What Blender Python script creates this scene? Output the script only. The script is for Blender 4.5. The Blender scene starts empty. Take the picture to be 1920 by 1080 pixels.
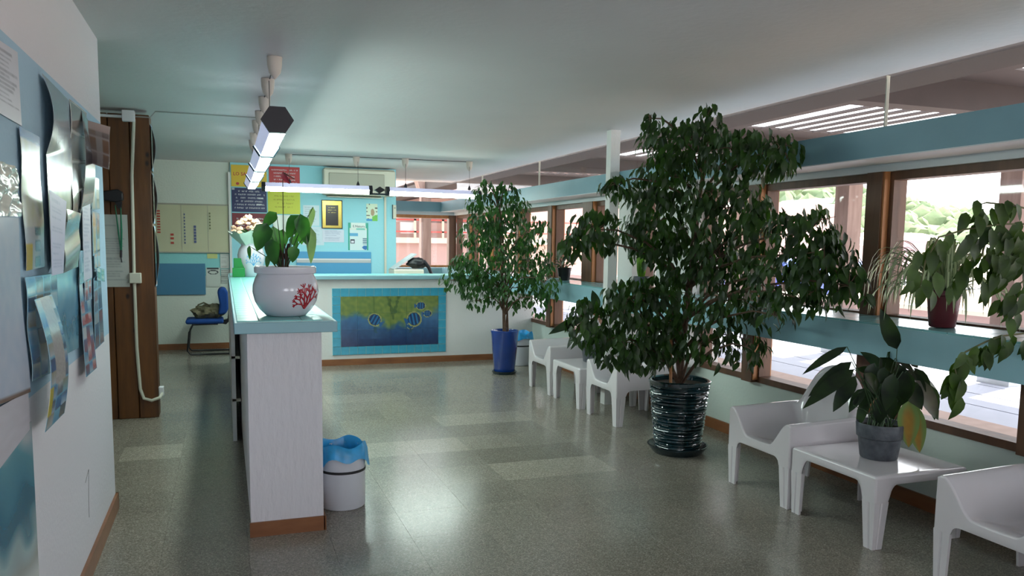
import bpy, math, random
from mathutils import Vector, Matrix, noise
random.seed(7)
SC = bpy.context.scene
COL = SC.collection
PI = math.pi

# ---------------------------------------------------------------- camera, world, sun, exposure
CAMZ = 1.5
FPX, PPX, PPY = 1500.0, 960.0, 614.0
YAW, PITCH, ROLL = 0.3450, 0.1055, 0.0130
_f = Vector((math.sin(YAW)*math.cos(PITCH), math.cos(YAW)*math.cos(PITCH), -math.sin(PITCH)))
_r = Vector((math.cos(YAW), -math.sin(YAW), 0)); _u = _r.cross(_f)
_c, _s = math.cos(ROLL), math.sin(ROLL)
CR = _r*_c + _u*_s; CU = -_r*_s + _u*_c; CF = _f
EYE = Vector((0, 0, CAMZ))
camd = bpy.data.cameras.new('camera'); cam = bpy.data.objects.new('camera', camd); COL.objects.link(cam)
M3 = Matrix((CR, CU, -CF)).transposed()
cam.matrix_world = Matrix.Translation(EYE) @ M3.to_4x4()
camd.sensor_width = 36; camd.lens = 36*FPX/1920; camd.shift_y = (PPY-540)/1920; camd.clip_end = 600
camd.clip_start = 0.05
SC.camera = cam
w = bpy.data.worlds.new('sky'); SC.world = w; w.use_nodes = True
bg = w.node_tree.nodes['Background']; bg.inputs[0].default_value = (0.93, 0.96, 1.0, 1); bg.inputs[1].default_value = 2.3
sund = bpy.data.lights.new('sun', 'SUN'); sund.energy = 7.0; sund.angle = 0.01; sund.color = (1, .95, .88)
sun = bpy.data.objects.new('sun', sund); COL.objects.link(sun)
sun.rotation_euler = Vector((-0.45, -0.15, -0.88)).to_track_quat('-Z', 'Y').to_euler()
SC.view_settings.view_transform = 'Standard'
SC.view_settings.look = 'None'
SC.view_settings.gamma = 1
SC.view_settings.use_curve_mapping = False
SC.view_settings.exposure = 1.2

def ray(x, y): return CF + CR*((x-PPX)/FPX) - CU*((y-PPY)/FPX)
def onx(x, y, X): d = ray(x, y); return EYE + d*(X/d.x)
def ony(x, y, Y): d = ray(x, y); return EYE + d*(Y/d.y)
def onz(x, y, Z): d = ray(x, y); return EYE + d*((Z-CAMZ)/d.z)

# ---------------------------------------------------------------- colours and materials
def lin(c):
    if isinstance(c, str):
        c = c.lstrip('#'); c = tuple(int(c[i:i+2], 16)/255 for i in (0, 2, 4))
    return tuple((v/12.92 if v <= .04045 else ((v+.055)/1.055)**2.4) for v in c[:3]) + (1,)

def mat(name, c, rough=.5, metal=0, spec=.5, var=0, vscale=8, bump=0, bscale=60, coat=0, c2=None, emit=None, estr=0, stretch=None, trans=0):
    m = bpy.data.materials.new(name); m.use_nodes = True
    n = m.node_tree.nodes; l = m.node_tree.links; b = n['Principled BSDF']
    col = lin(c)
    b.inputs['Base Color'].default_value = col
    b.inputs['Roughness'].default_value = rough; b.inputs['Metallic'].default_value = metal
    b.inputs['Specular IOR Level'].default_value = spec
    if coat: b.inputs['Coat Weight'].default_value = coat; b.inputs['Coat Roughness'].default_value = .08
    if emit: b.inputs['Emission Color'].default_value = lin(emit); b.inputs['Emission Strength'].default_value = estr
    if var or c2 or bump:
        tc = n.new('ShaderNodeTexCoord'); mp = n.new('ShaderNodeMapping'); l.new(tc.outputs['Object'], mp.inputs[0])
        if stretch: mp.inputs['Scale'].default_value = stretch
    if var or c2:
        nz = n.new('ShaderNodeTexNoise'); nz.inputs['Scale'].default_value = vscale; nz.inputs['Detail'].default_value = 6
        l.new(mp.outputs[0], nz.inputs[0])
        cr = n.new('ShaderNodeValToRGB'); l.new(nz.outputs[0], cr.inputs[0])
        cr.color_ramp.elements[0].position = .3; cr.color_ramp.elements[1].position = .7
        if c2: a, z = col, lin(c2)
        else:
            a = tuple(v*(1-var) for v in col[:3])+(1,); z = tuple(min(1, v*(1+var)) for v in col[:3])+(1,)
        cr.color_ramp.elements[0].color = a; cr.color_ramp.elements[1].color = z
        l.new(cr.outputs[0], b.inputs['Base Color'])
    if bump:
        n2 = n.new('ShaderNodeTexNoise'); n2.inputs['Scale'].default_value = bscale; n2.inputs['Detail'].default_value = 4
        l.new(mp.outputs[0], n2.inputs[0])
        bp = n.new('ShaderNodeBump'); bp.inputs['Strength'].default_value = bump; bp.inputs['Distance'].default_value = .01
        l.new(n2.outputs[0], bp.inputs['Height']); l.new(bp.outputs[0], b.inputs['Normal'])
    return m

def leafmat(name, c, c2, rough=.35):
    m = bpy.data.materials.new(name); m.use_nodes = True
    n = m.node_tree.nodes; l = m.node_tree.links; b = n['Principled BSDF']
    b.inputs['Roughness'].default_value = rough
    tc = n.new('ShaderNodeTexCoord'); nz = n.new('ShaderNodeTexNoise'); nz.inputs['Scale'].default_value = 9
    geo = n.new('ShaderNodeNewGeometry'); l.new(geo.outputs['Position'], nz.inputs[0])
    cr = n.new('ShaderNodeValToRGB'); l.new(nz.outputs[0], cr.inputs[0])
    cr.color_ramp.elements[0].position = .35; cr.color_ramp.elements[1].position = .65
    cr.color_ramp.elements[0].color = lin(c); cr.color_ramp.elements[1].color = lin(c2)
    l.new(cr.outputs[0], b.inputs['Base Color'])
    tr = n.new('ShaderNodeBsdfTranslucent'); mx = n.new('ShaderNodeMixShader'); mx.inputs[0].default_value = .36
    g = n.new('ShaderNodeMixRGB'); g.blend_type = 'MULTIPLY'; g.inputs[0].default_value = 1
    l.new(cr.outputs[0], g.inputs[1]); g.inputs[2].default_value = (1.6, 1.9, .6, 1); l.new(g.outputs[0], tr.inputs[0])
    l.new(b.outputs[0], mx.inputs[1]); l.new(tr.outputs[0], mx.inputs[2]); l.new(mx.outputs[0], n['Material Output'].inputs[0])
    return m

def vcmat(name, rough=.45, spec=.5, coat=0):
    m = bpy.data.materials.new(name); m.use_nodes = True
    n = m.node_tree.nodes; b = n['Principled BSDF']; b.inputs['Roughness'].default_value = rough
    b.inputs['Specular IOR Level'].default_value = spec
    if coat: b.inputs['Coat Weight'].default_value = coat; b.inputs['Coat Roughness'].default_value = .12
    a = n.new('ShaderNodeVertexColor'); a.layer_name = 'Col'
    m.node_tree.links.new(a.outputs[0], b.inputs['Base Color'])
    return m

def glassmat(name, tint=(1, 1, 1), refl=.06):
    m = bpy.data.materials.new(name); m.use_nodes = True
    n = m.node_tree.nodes; l = m.node_tree.links; n.remove(n['Principled BSDF'])
    t = n.new('ShaderNodeBsdfTransparent'); t.inputs[0].default_value = tint+(1,)
    g = n.new('ShaderNodeBsdfGlossy'); g.inputs['Roughness'].default_value = .03
    ge = n.new('ShaderNodeNewGeometry'); dt = n.new('ShaderNodeVectorMath'); dt.operation = 'DOT_PRODUCT'
    l.new(ge.outputs['Incoming'], dt.inputs[0]); l.new(ge.outputs['Normal'], dt.inputs[1])
    ab = n.new('ShaderNodeMath'); ab.operation = 'ABSOLUTE'; l.new(dt.outputs['Value'], ab.inputs[0])
    om = n.new('ShaderNodeMath'); om.operation = 'SUBTRACT'; om.inputs[0].default_value = 1; l.new(ab.outputs[0], om.inputs[1])
    pw = n.new('ShaderNodeMath'); pw.operation = 'POWER'; pw.inputs[1].default_value = 5; l.new(om.outputs[0], pw.inputs[0])
    ml = n.new('ShaderNodeMath'); ml.operation = 'MULTIPLY_ADD'; ml.inputs[1].default_value = .5; ml.inputs[2].default_value = .02; l.new(pw.outputs[0], ml.inputs[0])
    mx = n.new('ShaderNodeMixShader'); l.new(ml.outputs[0], mx.inputs[0])
    l.new(t.outputs[0], mx.inputs[1]); l.new(g.outputs[0], mx.inputs[2]); l.new(mx.outputs[0], n['Material Output'].inputs[0])
    return m

def woodmat(name, c, c2, rough=.5, knots=False, axis=(1, 1, .12), scale=14):
    m = mat(name, c, rough, c2=c2, vscale=scale, stretch=axis, bump=.15, bscale=30)
    if knots:
        n = m.node_tree.nodes; l = m.node_tree.links; b = n['Principled BSDF']
        src = b.inputs['Base Color'].links[0].from_socket
        tc = n.new('ShaderNodeTexCoord'); mp = n.new('ShaderNodeMapping'); mp.inputs['Scale'].default_value = (2.6, .01, 1.6)
        l.new(tc.outputs['Object'], mp.inputs[0])
        v = n.new('ShaderNodeTexVoronoi'); v.inputs['Scale'].default_value = 2.4; l.new(mp.outputs[0], v.inputs[0])
        cr = n.new('ShaderNodeValToRGB'); l.new(v.outputs['Distance'], cr.inputs[0])
        cr.color_ramp.elements[0].position = .05; cr.color_ramp.elements[0].color = (.12, .08, .05, 1)
        cr.color_ramp.elements[1].position = .12; cr.color_ramp.elements[1].color = (1, 1, 1, 1)
        mu = n.new('ShaderNodeMixRGB'); mu.blend_type = 'MULTIPLY'; mu.inputs[0].default_value = 1
        l.new(src, mu.inputs[1]); l.new(cr.outputs[0], mu.inputs[2]); l.new(mu.outputs[0], b.inputs['Base Color'])
    return m

def terrazzo():
    m = bpy.data.materials.new('terrazzo'); m.use_nodes = True
    n = m.node_tree.nodes; l = m.node_tree.links; b = n['Principled BSDF']
    geo = n.new('ShaderNodeNewGeometry')
    v = n.new('ShaderNodeTexVoronoi'); v.inputs['Scale'].default_value = 190; l.new(geo.outputs['Position'], v.inputs[0])
    cr = n.new('ShaderNodeValToRGB'); e = cr.color_ramp.elements
    sep = n.new('ShaderNodeSeparateColor'); l.new(v.outputs['Color'], sep.inputs[0]); l.new(sep.outputs[0], cr.inputs[0])
    e[0].position = 0; e[0].color = lin('#6e685e'); e[1].position = 1; e[1].color = lin('#aaa499')
    x = e.new(.35); x.color = lin('#827c71'); x = e.new(.8); x.color = lin('#918b80')
    nz = n.new('ShaderNodeTexNoise'); nz.inputs['Scale'].default_value = 1.2; nz.inputs['Detail'].default_value = 5
    l.new(geo.outputs['Position'], nz.inputs[0])
    oi = n.new('ShaderNodeObjectInfo')
    mu = n.new('ShaderNodeMixRGB'); mu.blend_type = 'MULTIPLY'; mu.inputs[0].default_value = 1
    l.new(cr.outputs[0], mu.inputs[1]); l.new(oi.outputs['Color'], mu.inputs[2])
    mr = n.new('ShaderNodeMapRange'); mr.inputs[3].default_value = .85; mr.inputs[4].default_value = 1.12; l.new(nz.outputs[0], mr.inputs[0])
    m2 = n.new('ShaderNodeMixRGB'); m2.blend_type = 'MULTIPLY'; m2.inputs[0].default_value = 1
    l.new(mu.outputs[0], m2.inputs[1]); l.new(mr.outputs[0], m2.inputs[2]); l.new(m2.outputs[0], b.inputs['Base Color'])
    r = n.new('ShaderNodeMapRange'); r.inputs[3].default_value = .17; r.inputs[4].default_value = .25; l.new(nz.outputs[0], r.inputs[0])
    l.new(r.outputs[0], b.inputs['Roughness'])
    return m

def bandwall(name, base, band, z0, z1, bump=.25):
    """painted plaster with a horizontal painted dado band between two heights"""
    m = mat(name, base, .75, bump=bump, bscale=45, spec=.25)
    n = m.node_tree.nodes; l = m.node_tree.links; b = n['Principled BSDF']
    geo = n.new('ShaderNodeNewGeometry'); sp = n.new('ShaderNodeSeparateXYZ'); l.new(geo.outputs['Position'], sp.inputs[0])
    a = n.new('ShaderNodeMath'); a.operation = 'GREATER_THAN'; a.inputs[1].default_value = z0; l.new(sp.outputs[2], a.inputs[0])
    c = n.new('ShaderNodeMath'); c.operation = 'LESS_THAN'; c.inputs[1].default_value = z1; l.new(sp.outputs[2], c.inputs[0])
    d = n.new('ShaderNodeMath'); d.operation = 'MULTIPLY'; l.new(a.outputs[0], d.inputs[0]); l.new(c.outputs[0], d.inputs[1])
    mx = n.new('ShaderNodeMixRGB'); l.new(d.outputs[0], mx.inputs[0]); mx.inputs[1].default_value = lin(base); mx.inputs[2].default_value = lin(band)
    l.new(mx.outputs[0], b.inputs['Base Color'])
    return m

MT = dict(
 white=mat('white_plaster', '#dcdcda', .8, bump=.25, bscale=40, spec=.25),
 pillar=mat('rough_plaster', '#dfdce2', .8, bump=.9, bscale=28, spec=.25, stretch=(1, 1, .35)),
 lowwall=mat('low_wall_paint', '#d2ddd6', .7, bump=.15, bscale=40, spec=.3),
 ceil=mat('ceiling_paint', '#cfcdce', .8, bump=.2, bscale=25, spec=.2, var=.03, vscale=1.2),
 blueband=bandwall('banded_plaster', '#dddbe0', '#a9c7da', .985, 2.1),
 backband=bandwall('banded_back_plaster', '#d6dcd2', '#8fd0d0', 1.0, 1.93),
 bluewall=mat('turquoise_wall_paint', '#9bd6e2', .6, bump=.12, bscale=40, spec=.3),
 beam=mat('teal_beam_paint', '#739aa8', .5, bump=.1, bscale=30, var=.05, vscale=3),
 beamwhite=mat('pale_beam_paint', '#d4dadd', .6),
 sill=mat('blue_sill_tile', '#7fb9bf', .18, var=.1, vscale=4, spec=.6),
 sillface=mat('blue_sill_face', '#8fbac6', .45, var=.05, vscale=3),
 grout=mat('pale_grout', '#c9e2e0', .8),
 slab=mat('counter_edge_blue', '#8fb9c4', .35, var=.04, vscale=3),
 slabtile=mat('turquoise_counter_tile', '#7cc4c2', .28, var=.08, vscale=5, spec=.6),
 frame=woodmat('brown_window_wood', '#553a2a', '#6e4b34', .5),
 framelit=woodmat('lit_window_wood', '#a36a3c', '#b97f4f', .5),  # lighter orange copy of the window wood, outside light put into its colour
 base=woodmat('reddish_skirting_wood', '#7a4a2c', '#93603c', .4, axis=(.3, .3, 1)),
 panel=woodmat('stained_pine', '#4a2a10', '#75471b', .45, knots=True),
 glass=glassmat('window_glass'),
 plastic=mat('glossy_white_plastic', '#dcd6da', .16, coat=.4, spec=.5),
 black=mat('black_plastic', '#14141a', .4),
 dark=mat('dark_metal', '#221d26', .4),
 whitep=mat('white_enamel', '#dfe0e4', .35),
 cream=mat('cream_plastic', '#cfcdbd', .45),
 shade=mat('lamp_side_acrylic', '#cfd0e6', .35, emit='#c8c9ee', estr=.22),
 tube=mat('fluorescent_diffuser', '#ffffff', .4, emit='#eafff6', estr=18),
 cup=mat('ceiling_cup_plastic', '#cfc3b8', .5),
 ribbed=mat('dark_green_glaze', '#0e2a30', .07, coat=.8, spec=.7, var=.3, vscale=12),
 bluepot=mat('cobalt_glaze', '#1b3f8c', .2, coat=.5, var=.15, vscale=6),
 saucer=mat('dark_saucer', '#1b2c33', .2, coat=.3),
 greypot=mat('mottled_grey_pot', '#3c4047', .5, c2='#5b6068', vscale=25, bump=.2, bscale=60),
 redpot=mat('dark_red_pot', '#5e1f28', .35),
 soil=mat('potting_soil', '#3a2c20', .95, var=.4, vscale=60, bump=.6),
 bark=mat('ficus_bark', '#6e5543', .75, c2='#4a382b', vscale=40, bump=.4, bscale=80),
 stake=mat('bamboo_stake', '#b0794a', .6, var=.2, vscale=20),
 twig=mat('green_brown_twig', '#5a5a36', .7),
 ficus=leafmat('ficus_leaf', '#1a3012', '#32501e', .42),
 ficus2=leafmat('ficus_leaf_lighter', '#1c3c1e', '#3a6430', .38),
 ficus3=leafmat('ficus_leaf_near', '#263a18', '#445c24', .5),
 lily=leafmat('lily_leaf', '#15231a', '#2a3d24', .35),
 anth=leafmat('anthurium_leaf', '#1f4524', '#3c6a35', .3),
 greyleaf=leafmat('dusty_leaf', '#5f7262', '#76876f', .5),
 stem=mat('green_stem', '#33502c', .5), darkstem=mat('dark_brown_stems', '#3a2119', .6, var=.3, vscale=40),
 ceramic=mat('white_ceramic', '#dcd9e2', .1, coat=.6),
 coral=mat('red_coral_relief', '#b0202f', .2, coat=.5),
 bluecoral=mat('blue_coral_print', '#5aa6d8', .3),
 teal=mat('mural_border_tile', '#3f9fbd', .18, var=.1, vscale=14, spec=.6),
 tgrout=mat('mural_grout', '#a9d6d8', .7),
 bin=mat('white_bin_plastic', '#d3d5de', .35), bag=mat('blue_bin_liner', '#2f9fdc', .3, var=.2, vscale=20),
 paper=mat('white_paper', '#dfe0ea', .7), ink=mat('printed_ink', '#3a3f52', .7), inkw=mat('white_ink', '#e5e5ea', .6),
 yellow=mat('yellow_sign', '#dcb93a', .5), lime=mat('lime_sign', '#c9cf3e', .5), red=mat('red_sign', '#b5383c', .5),
 navy=mat('navy_sign', '#2a2f5c', .5), maroon=mat('maroon_sign', '#7c2a35', .5),
 gold=mat('brass_plaque', '#c9b25c', .25, metal=.7), plaque=mat('dark_plaque', '#2a2522', .25),
 fabric=mat('blue_fabric', '#16458f', .9, bump=.3, bscale=300), board=mat('blue_pinboard', '#4f83a3', .9, bump=.2, bscale=200),
 canvas=mat('board_cream', '#c3c2a2', .6, var=.04, vscale=3), olive=mat('camouflage_cloth', '#4d4a35', .9, c2='#8e8468', vscale=9, bump=.4),
 ac=mat('air_conditioner_plastic', '#c6c4b4', .4), acg=mat('air_grille', '#a3a193', .5),
 bluecab=mat('blue_laminate', '#4f9bc9', .5), greyrail=mat('grey_rail', '#b8bcc0', .35),
 green=mat('green_plastic', '#118a3c', .4),
 deck=mat('pale_deck_boards', '#9fa3b1', .7, var=.04, vscale=3), pinkstone=mat('pinkish_kerb', '#9c857b', .8, var=.1, vscale=10),
 deckgap=mat('deck_gap', '#453f41', .9),
 post=woodmat('weathered_post_wood', '#6f5a52', '#857068', .8), pergola=mat('dark_pergola_timber', '#453c3b', .8, var=.1, vscale=4),
 pink=mat('pink_render', '#c3a39b', .85, var=.05, vscale=1), pinkd=mat('mauve_render', '#a6858a', .85),
 redrail=mat('red_painted_rail', '#d06058', .6), cream2=mat('cream_render', '#e8dcc8', .85),
 hillm=mat('scrubby_hill', '#6a7556', .95, c2='#98907a', vscale=.35), shrub=mat('shrub_green', '#465a3c', .9, c2='#6e7a58', vscale=.6),
 car=mat('blue_car_paint', '#2b4fa8', .2, coat=.6), carglass=mat('car_window', '#20242c', .1),
 signblue=mat('blue_shop_sign', '#3b5bd0', .5), glassd=mat('house_window', '#eef2f6', .2),
 wire=mat('grey_wire', '#9b9b98', .5), cabledark=mat('thin_dark_wire', '#4a4a48', .6),
 petal=mat('salmon_petals', '#e69a7c', .7, c2='#f0e0c0', vscale=30), wrap=mat('pale_wrapping_paper', '#d5ead9', .5),
 redflower=mat('red_spathe', '#b03548', .35), greenlan=mat('green_lanyard', '#0f6a4c', .6),
)
MT['floor'] = terrazzo()
MT['paint'] = vcmat('printed_paper', .42)
MT['glossprint'] = vcmat('glossy_print', .2, .6, .3)
MT['muraltile'] = vcmat('painted_mural_tile', .15, .6, .3)

# ---------------------------------------------------------------- mesh builder
class MB:
    def __init__(s): s.v = []; s.f = []; s.c = None
    def add(s, vs, fs):
        o = len(s.v); s.v += [tuple(p) for p in vs]; s.f += [tuple(i+o for i in q) for q in fs]; return s
    def box(s, x0, x1, y0, y1, z0, z1):
        return s.add([(x0,y0,z0),(x1,y0,z0),(x1,y1,z0),(x0,y1,z0),(x0,y0,z1),(x1,y0,z1),(x1,y1,z1),(x0,y1,z1)],
                     [(0,3,2,1),(4,5,6,7),(0,1,5,4),(1,2,6,5),(2,3,7,6),(3,0,4,7)])
    def tube(s, pts, rad, n=8, cap=True):
        pts = [Vector(p) for p in pts]; vs = []; fs = []
        if not hasattr(rad, '__len__'): rad = [rad]*len(pts)
        prev = None
        for i, p in enumerate(pts):
            t = (pts[min(i+1, len(pts)-1)] - pts[max(i-1, 0)]).normalized()
            if prev is None:
                a = Vector((0, 0, 1)) if abs(t.z) < .9 else Vector((1, 0, 0)); prev = t.cross(a).normalized()
            prev = (prev - t*prev.dot(t)).normalized(); b = t.cross(prev)
            for k in range(n):
                an = 2*PI*k/n; vs.append(p + (prev*math.cos(an) + b*math.sin(an))*rad[i])
        for i in range(len(pts)-1):
            for k in range(n): fs.append((i*n+k, i*n+(k+1)%n, (i+1)*n+(k+1)%n, (i+1)*n+k))
        if cap: fs.append(tuple(range(n-1, -1, -1))); fs.append(tuple((len(pts)-1)*n+k for k in range(n)))
        return s.add(vs, fs)
    def lathe(s, prof, c=(0, 0, 0), n=32, fn=None):
        vs = []; fs = []
        for i, (r, z) in enumerate(prof):
            for k in range(n):
                a = 2*PI*k/n; rr = r; zz = z
                if fn: rr, zz = fn(i, a, r, z)
                vs.append((c[0]+rr*math.cos(a), c[1]+rr*math.sin(a), c[2]+zz))
        for i in range(len(prof)-1):
            for k in range(n): fs.append((i*n+k, i*n+(k+1)%n, (i+1)*n+(k+1)%n, (i+1)*n+k))
        return s.add(vs, fs)
    def prism(s, poly, fn0, fn1):
        n = len(poly)
        return s.add([fn0(*p) for p in poly]+[fn1(*p) for p in poly],
                     [tuple(range(n-1, -1, -1)), tuple(range(n, 2*n))]+[(i, (i+1)%n, n+(i+1)%n, n+i) for i in range(n)])
    def build(s, name, m, parent=None, smooth=False, bevel=0, seg=2, world=True):
        me = bpy.data.meshes.new(name)
        off = Vector((0, 0, 0))
        if parent is not None and world: off = wloc(parent)
        vs = s.v if off.length == 0 else [(p[0]-off.x, p[1]-off.y, p[2]-off.z) for p in s.v]
        me.from_pydata(vs, [], s.f)
        me.materials.append(m if not isinstance(m, str) else MT[m])
        if s.c:
            a = me.color_attributes.new('Col', 'FLOAT_COLOR', 'POINT')
            flat = [x for c in s.c for x in c]; a.data.foreach_set('color', flat)
        me.validate()
        if smooth:
            me.shade_smooth()
            try: me.set_sharp_from_angle(angle=math.radians(40))
            except Exception: pass
        o = bpy.data.objects.new(name, me); COL.objects.link(o)
        if parent is not None: o.parent = parent
        if bevel:
            b = o.modifiers.new('bevel', 'BEVEL'); b.width = bevel; b.segments = seg; b.limit_method = 'ANGLE'; b.harden_normals = False
            me.shade_smooth()
            try: me.set_sharp_from_angle(angle=math.radians(60))
            except Exception: pass
        return o

def wloc(o):
    p = Vector((0, 0, 0))
    while o is not None: p += o.location; o = o.parent
    return p
def tag(o, label, cat, group=None, kind=None):
    o['label'] = label
    if cat: o['category'] = cat
    if group: o['group'] = group
    if kind: o['kind'] = kind
    return o
def thing(name, label, cat, loc=(0, 0, 0), group=None, kind=None):
    o = bpy.data.objects.new(name, None); COL.objects.link(o); o.location = loc; o.empty_display_size = .1
    return tag(o, label, cat, group, kind)
def struct(name, mb, m, label=None, **k):
    o = mb.build(name, m, None, **k); o['kind'] = 'structure'; o['category'] = name.split('_')[0]
    if label: o['label'] = label
    return o
def sempty(name, label, cat, loc=(0, 0, 0)):
    return thing(name, label, cat, loc, None, 'structure')
def copy_tree(o, parent=None):
    c = o.copy(); COL.objects.link(c); c.parent = parent
    for ch in list(o.children): copy_tree(ch, c)
    return c
def share(src, name, loc, parent, color=None):
    o = bpy.data.objects.new(name, src); COL.objects.link(o); o.parent = parent
    o.location = Vector(loc) - wloc(parent)
    if color: o.color = color
    return o
def boxmesh(name, m, x, y, z, bev=0):
    """a shared mesh: small slab with optional chamfer on its top edges, centred, z = thickness downward from 0"""
    me = bpy.data.meshes.new(name); b = bev
    v = [(-x/2,-y/2,-z),(x/2,-y/2,-z),(x/2,y/2,-z),(-x/2,y/2,-z),(-x/2,-y/2,-b),(x/2,-y/2,-b),(x/2,y/2,-b),(-x/2,y/2,-b),
         (-x/2+b,-y/2+b,0),(x/2-b,-y/2+b,0),(x/2-b,y/2-b,0),(-x/2+b,y/2-b,0)]
    f = [(0,3,2,1),(0,1,5,4),(1,2,6,5),(2,3,7,6),(3,0,4,7),(4,5,9,8),(5,6,10,9),(6,7,11,10),(7,4,8,11),(8,9,10,11)]
    me.from_pydata(v, [], f); me.materials.append(MT[m]); return me
def text(txt, size, m, parent, origin, ux, uy, name='lettering', align='CENTER', bold=0.0, sx=1.0):
    """flat lettering as a mesh: baseline direction ux, up direction uy"""
    cu = bpy.data.curves.new('txt', 'FONT'); cu.body = txt; cu.size = size; cu.align_x = align; cu.extrude = .0006; cu.offset = bold
    cu.resolution_u = 2
    to = bpy.data.objects.new('txt', cu); COL.objects.link(to)
    bpy.context.view_layer.update()
    me = bpy.data.meshes.new_from_object(to.evaluated_get(bpy.context.evaluated_depsgraph_get()))
    COL.objects.unlink(to); bpy.data.objects.remove(to)
    ux = Vector(ux).normalized(); uy = Vector(uy).normalized(); uz = ux.cross(uy)
    M = Matrix((ux*sx, uy, uz)).transposed().to_4x4()
    off = wloc(parent) if parent else Vector((0, 0, 0))
    me.transform(Matrix.Translation(Vector(origin)-off) @ M)
    me.materials.clear(); me.materials.append(MT[m])
    o = bpy.data.objects.new(name, me); COL.objects.link(o); o.parent = parent
    return o

# ---------------------------------------------------------------- painted sheets (posters, papers, mural)
def sheet(name, corners, fn, nx=20, ny=30, m='paint', parent=None, thick=.0015, curl=None, normal=None):
    """corners TL,TR,BR,BL in the world; fn(u,v)->sRGB, u right, v down; curl(u,v)->metres off the wall"""
    tl, tr, br, bl = [Vector(c) for c in corners]
    nrm = Vector(normal) if normal else (tr-tl).cross(bl-tl).normalized()*-1
    b = MB(); b.c = []
    for side in (0, 1):
        for j in range(ny+1):
            for i in range(nx+1):
                u, v = i/nx, j/ny
                p = (tl*(1-u)+tr*u)*(1-v) + (bl*(1-u)+br*u)*v
                d = (curl(u, v) if curl else 0) + (thick if side == 0 else 0)
                b.v.append(tuple(p + nrm*d)); c = fn(u, v); b.c.append(lin(c) if side == 0 else (.6, .6, .6, 1))
    N = (nx+1)*(ny+1)
    for j in range(ny):
        for i in range(nx):
            a = j*(nx+1)+i; b.f.append((a, a+nx+1, a+nx+2, a+1)); b.f.append((N+a, N+a+1, N+a+nx+2, N+a+nx+1))
    def edge(a, c): b.f.append((a, c, N+c, N+a))
    for i in range(nx): edge(i, i+1); edge(ny*(nx+1)+i+1, ny*(nx+1)+i)
    for j in range(ny): edge((j+1)*(nx+1), j*(nx+1)); edge(j*(nx+1)+nx, (j+1)*(nx+1)+nx)
    return b.build(name, m, parent, smooth=True)
def hx(s): s = s.lstrip('#'); return tuple(int(s[i:i+2], 16)/255 for i in (0, 2, 4))
def mixc(a, b, t): t = max(0, min(1, t)); return tuple(a[i]*(1-t)+b[i]*t for i in range(3))
def nz(x, y, s=1, k=0): return noise.noise(Vector((x*s, y*s, k*7.3)))*.5+.5
def hsh(*a):
    v = math.sin(sum(x*(12.9898+31.7*i) for i, x in enumerate(a)))*43758.5453; return v-math.floor(v)
def doc(base='#d9dae6', ink='#9498ae', rows=18, seed=1, top=.08, bottom=.9, left=.1, right=.9, fill=.75):
    base, ink = hx(base), hx(ink)
    def f(u, v):
        if v < top or v > bottom or u < left or u > right: return base
        r = (v-top)/(bottom-top)*rows; k = int(r)
        if hsh(k, seed) > fill: return base
        if r-k < .5 and u < left+(right-left)*(.55+.45*hsh(k, seed, 3)): return mixc(base, ink, .35+.4*hsh(k, int(u*14), seed))
        return base
    return f
def collage(pal, nx, ny, seed, bg='#7fb6d2'):
    pal = [hx(p) for p in pal]; bg = hx(bg)
    def f(u, v):
        i, j = int(u*nx), int(v*ny); fu, fv = u*nx-i, v*ny-j
        if fu < .05 or fv < .05: return bg
        a = pal[int(hsh(i, j, seed)*len(pal)) % len(pal)]; c = pal[int(hsh(i, j, seed, 5)*len(pal)) % len(pal)]
        t = fv*.8+.35*(nz(u*9, v*9, 1.5, seed)-.3)
        return mixc(a, c, t)
    return f
def scene_paint(stops, seed=0, ns=4, amp=.25):
    st = [(p, hx(c)) for p, c in stops]
    def f(u, v):
        t = v + amp*(nz(u, v, ns, seed)-.5)*2
        for (p0, c0), (p1, c1) in zip(st, st[1:]):
            if t <= p1: return mixc(c0, c1, (t-p0)/(p1-p0))
        return st[-1][1]
    return f

# ================================================================ THE SETTING
XW, XB, ZC = 3.77, 3.42, 2.53
YF, YB, YN = 13.4, 11.65, -1.6
fl = sempty('floor', 'grey-green speckled terrazzo floor with faintly differing tiles', 'floor')
MB().box(-3.2, XW+.2, YN, YF+.2, -.12, -.012).build('screed', mat('grout_screed', '#57564a', .8), fl)
TS = .393
x0, y0 = 1.65-12*TS, 4.66-16*TS
tiles = []
i = 0
while x0+i*TS < XW:
    j = 0
    while y0+j*TS < YF:
        cx, cy = x0+(i+.5)*TS, y0+(j+.5)*TS
        if cx-TS/2 < XW and cy > YN+.1: tiles.append((i, j, cx, cy))
        j += 1
    i += 1
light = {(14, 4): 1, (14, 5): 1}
tm = boxmesh('terrazzo_tile', 'floor', TS-.0008, TS-.0008, .0125, .0002)
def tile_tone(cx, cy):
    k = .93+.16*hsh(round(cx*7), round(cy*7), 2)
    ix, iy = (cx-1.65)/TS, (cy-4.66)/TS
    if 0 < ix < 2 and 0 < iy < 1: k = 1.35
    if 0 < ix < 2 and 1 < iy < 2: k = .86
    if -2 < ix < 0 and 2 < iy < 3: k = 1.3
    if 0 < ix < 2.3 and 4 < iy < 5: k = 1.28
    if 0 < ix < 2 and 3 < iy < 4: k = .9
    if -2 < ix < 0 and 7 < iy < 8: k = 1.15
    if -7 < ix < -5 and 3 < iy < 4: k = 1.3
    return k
def seen(cx, cy):
    d = Vector((cx, cy, 0))-EYE; z = d.dot(CF)
    if z < .3: return None
    px = PPX+FPX*d.dot(CR)/z; py = PPY-FPX*d.dot(CU)/z
    return z if (-80 < px < 2000 and py < 1180) else None
def hidden(cx, cy): return cx < -.7 and cy < 8.5 or (.1 < cx < .45 and cy > 4.3) or (cx > .5 and cy > 10)
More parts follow.
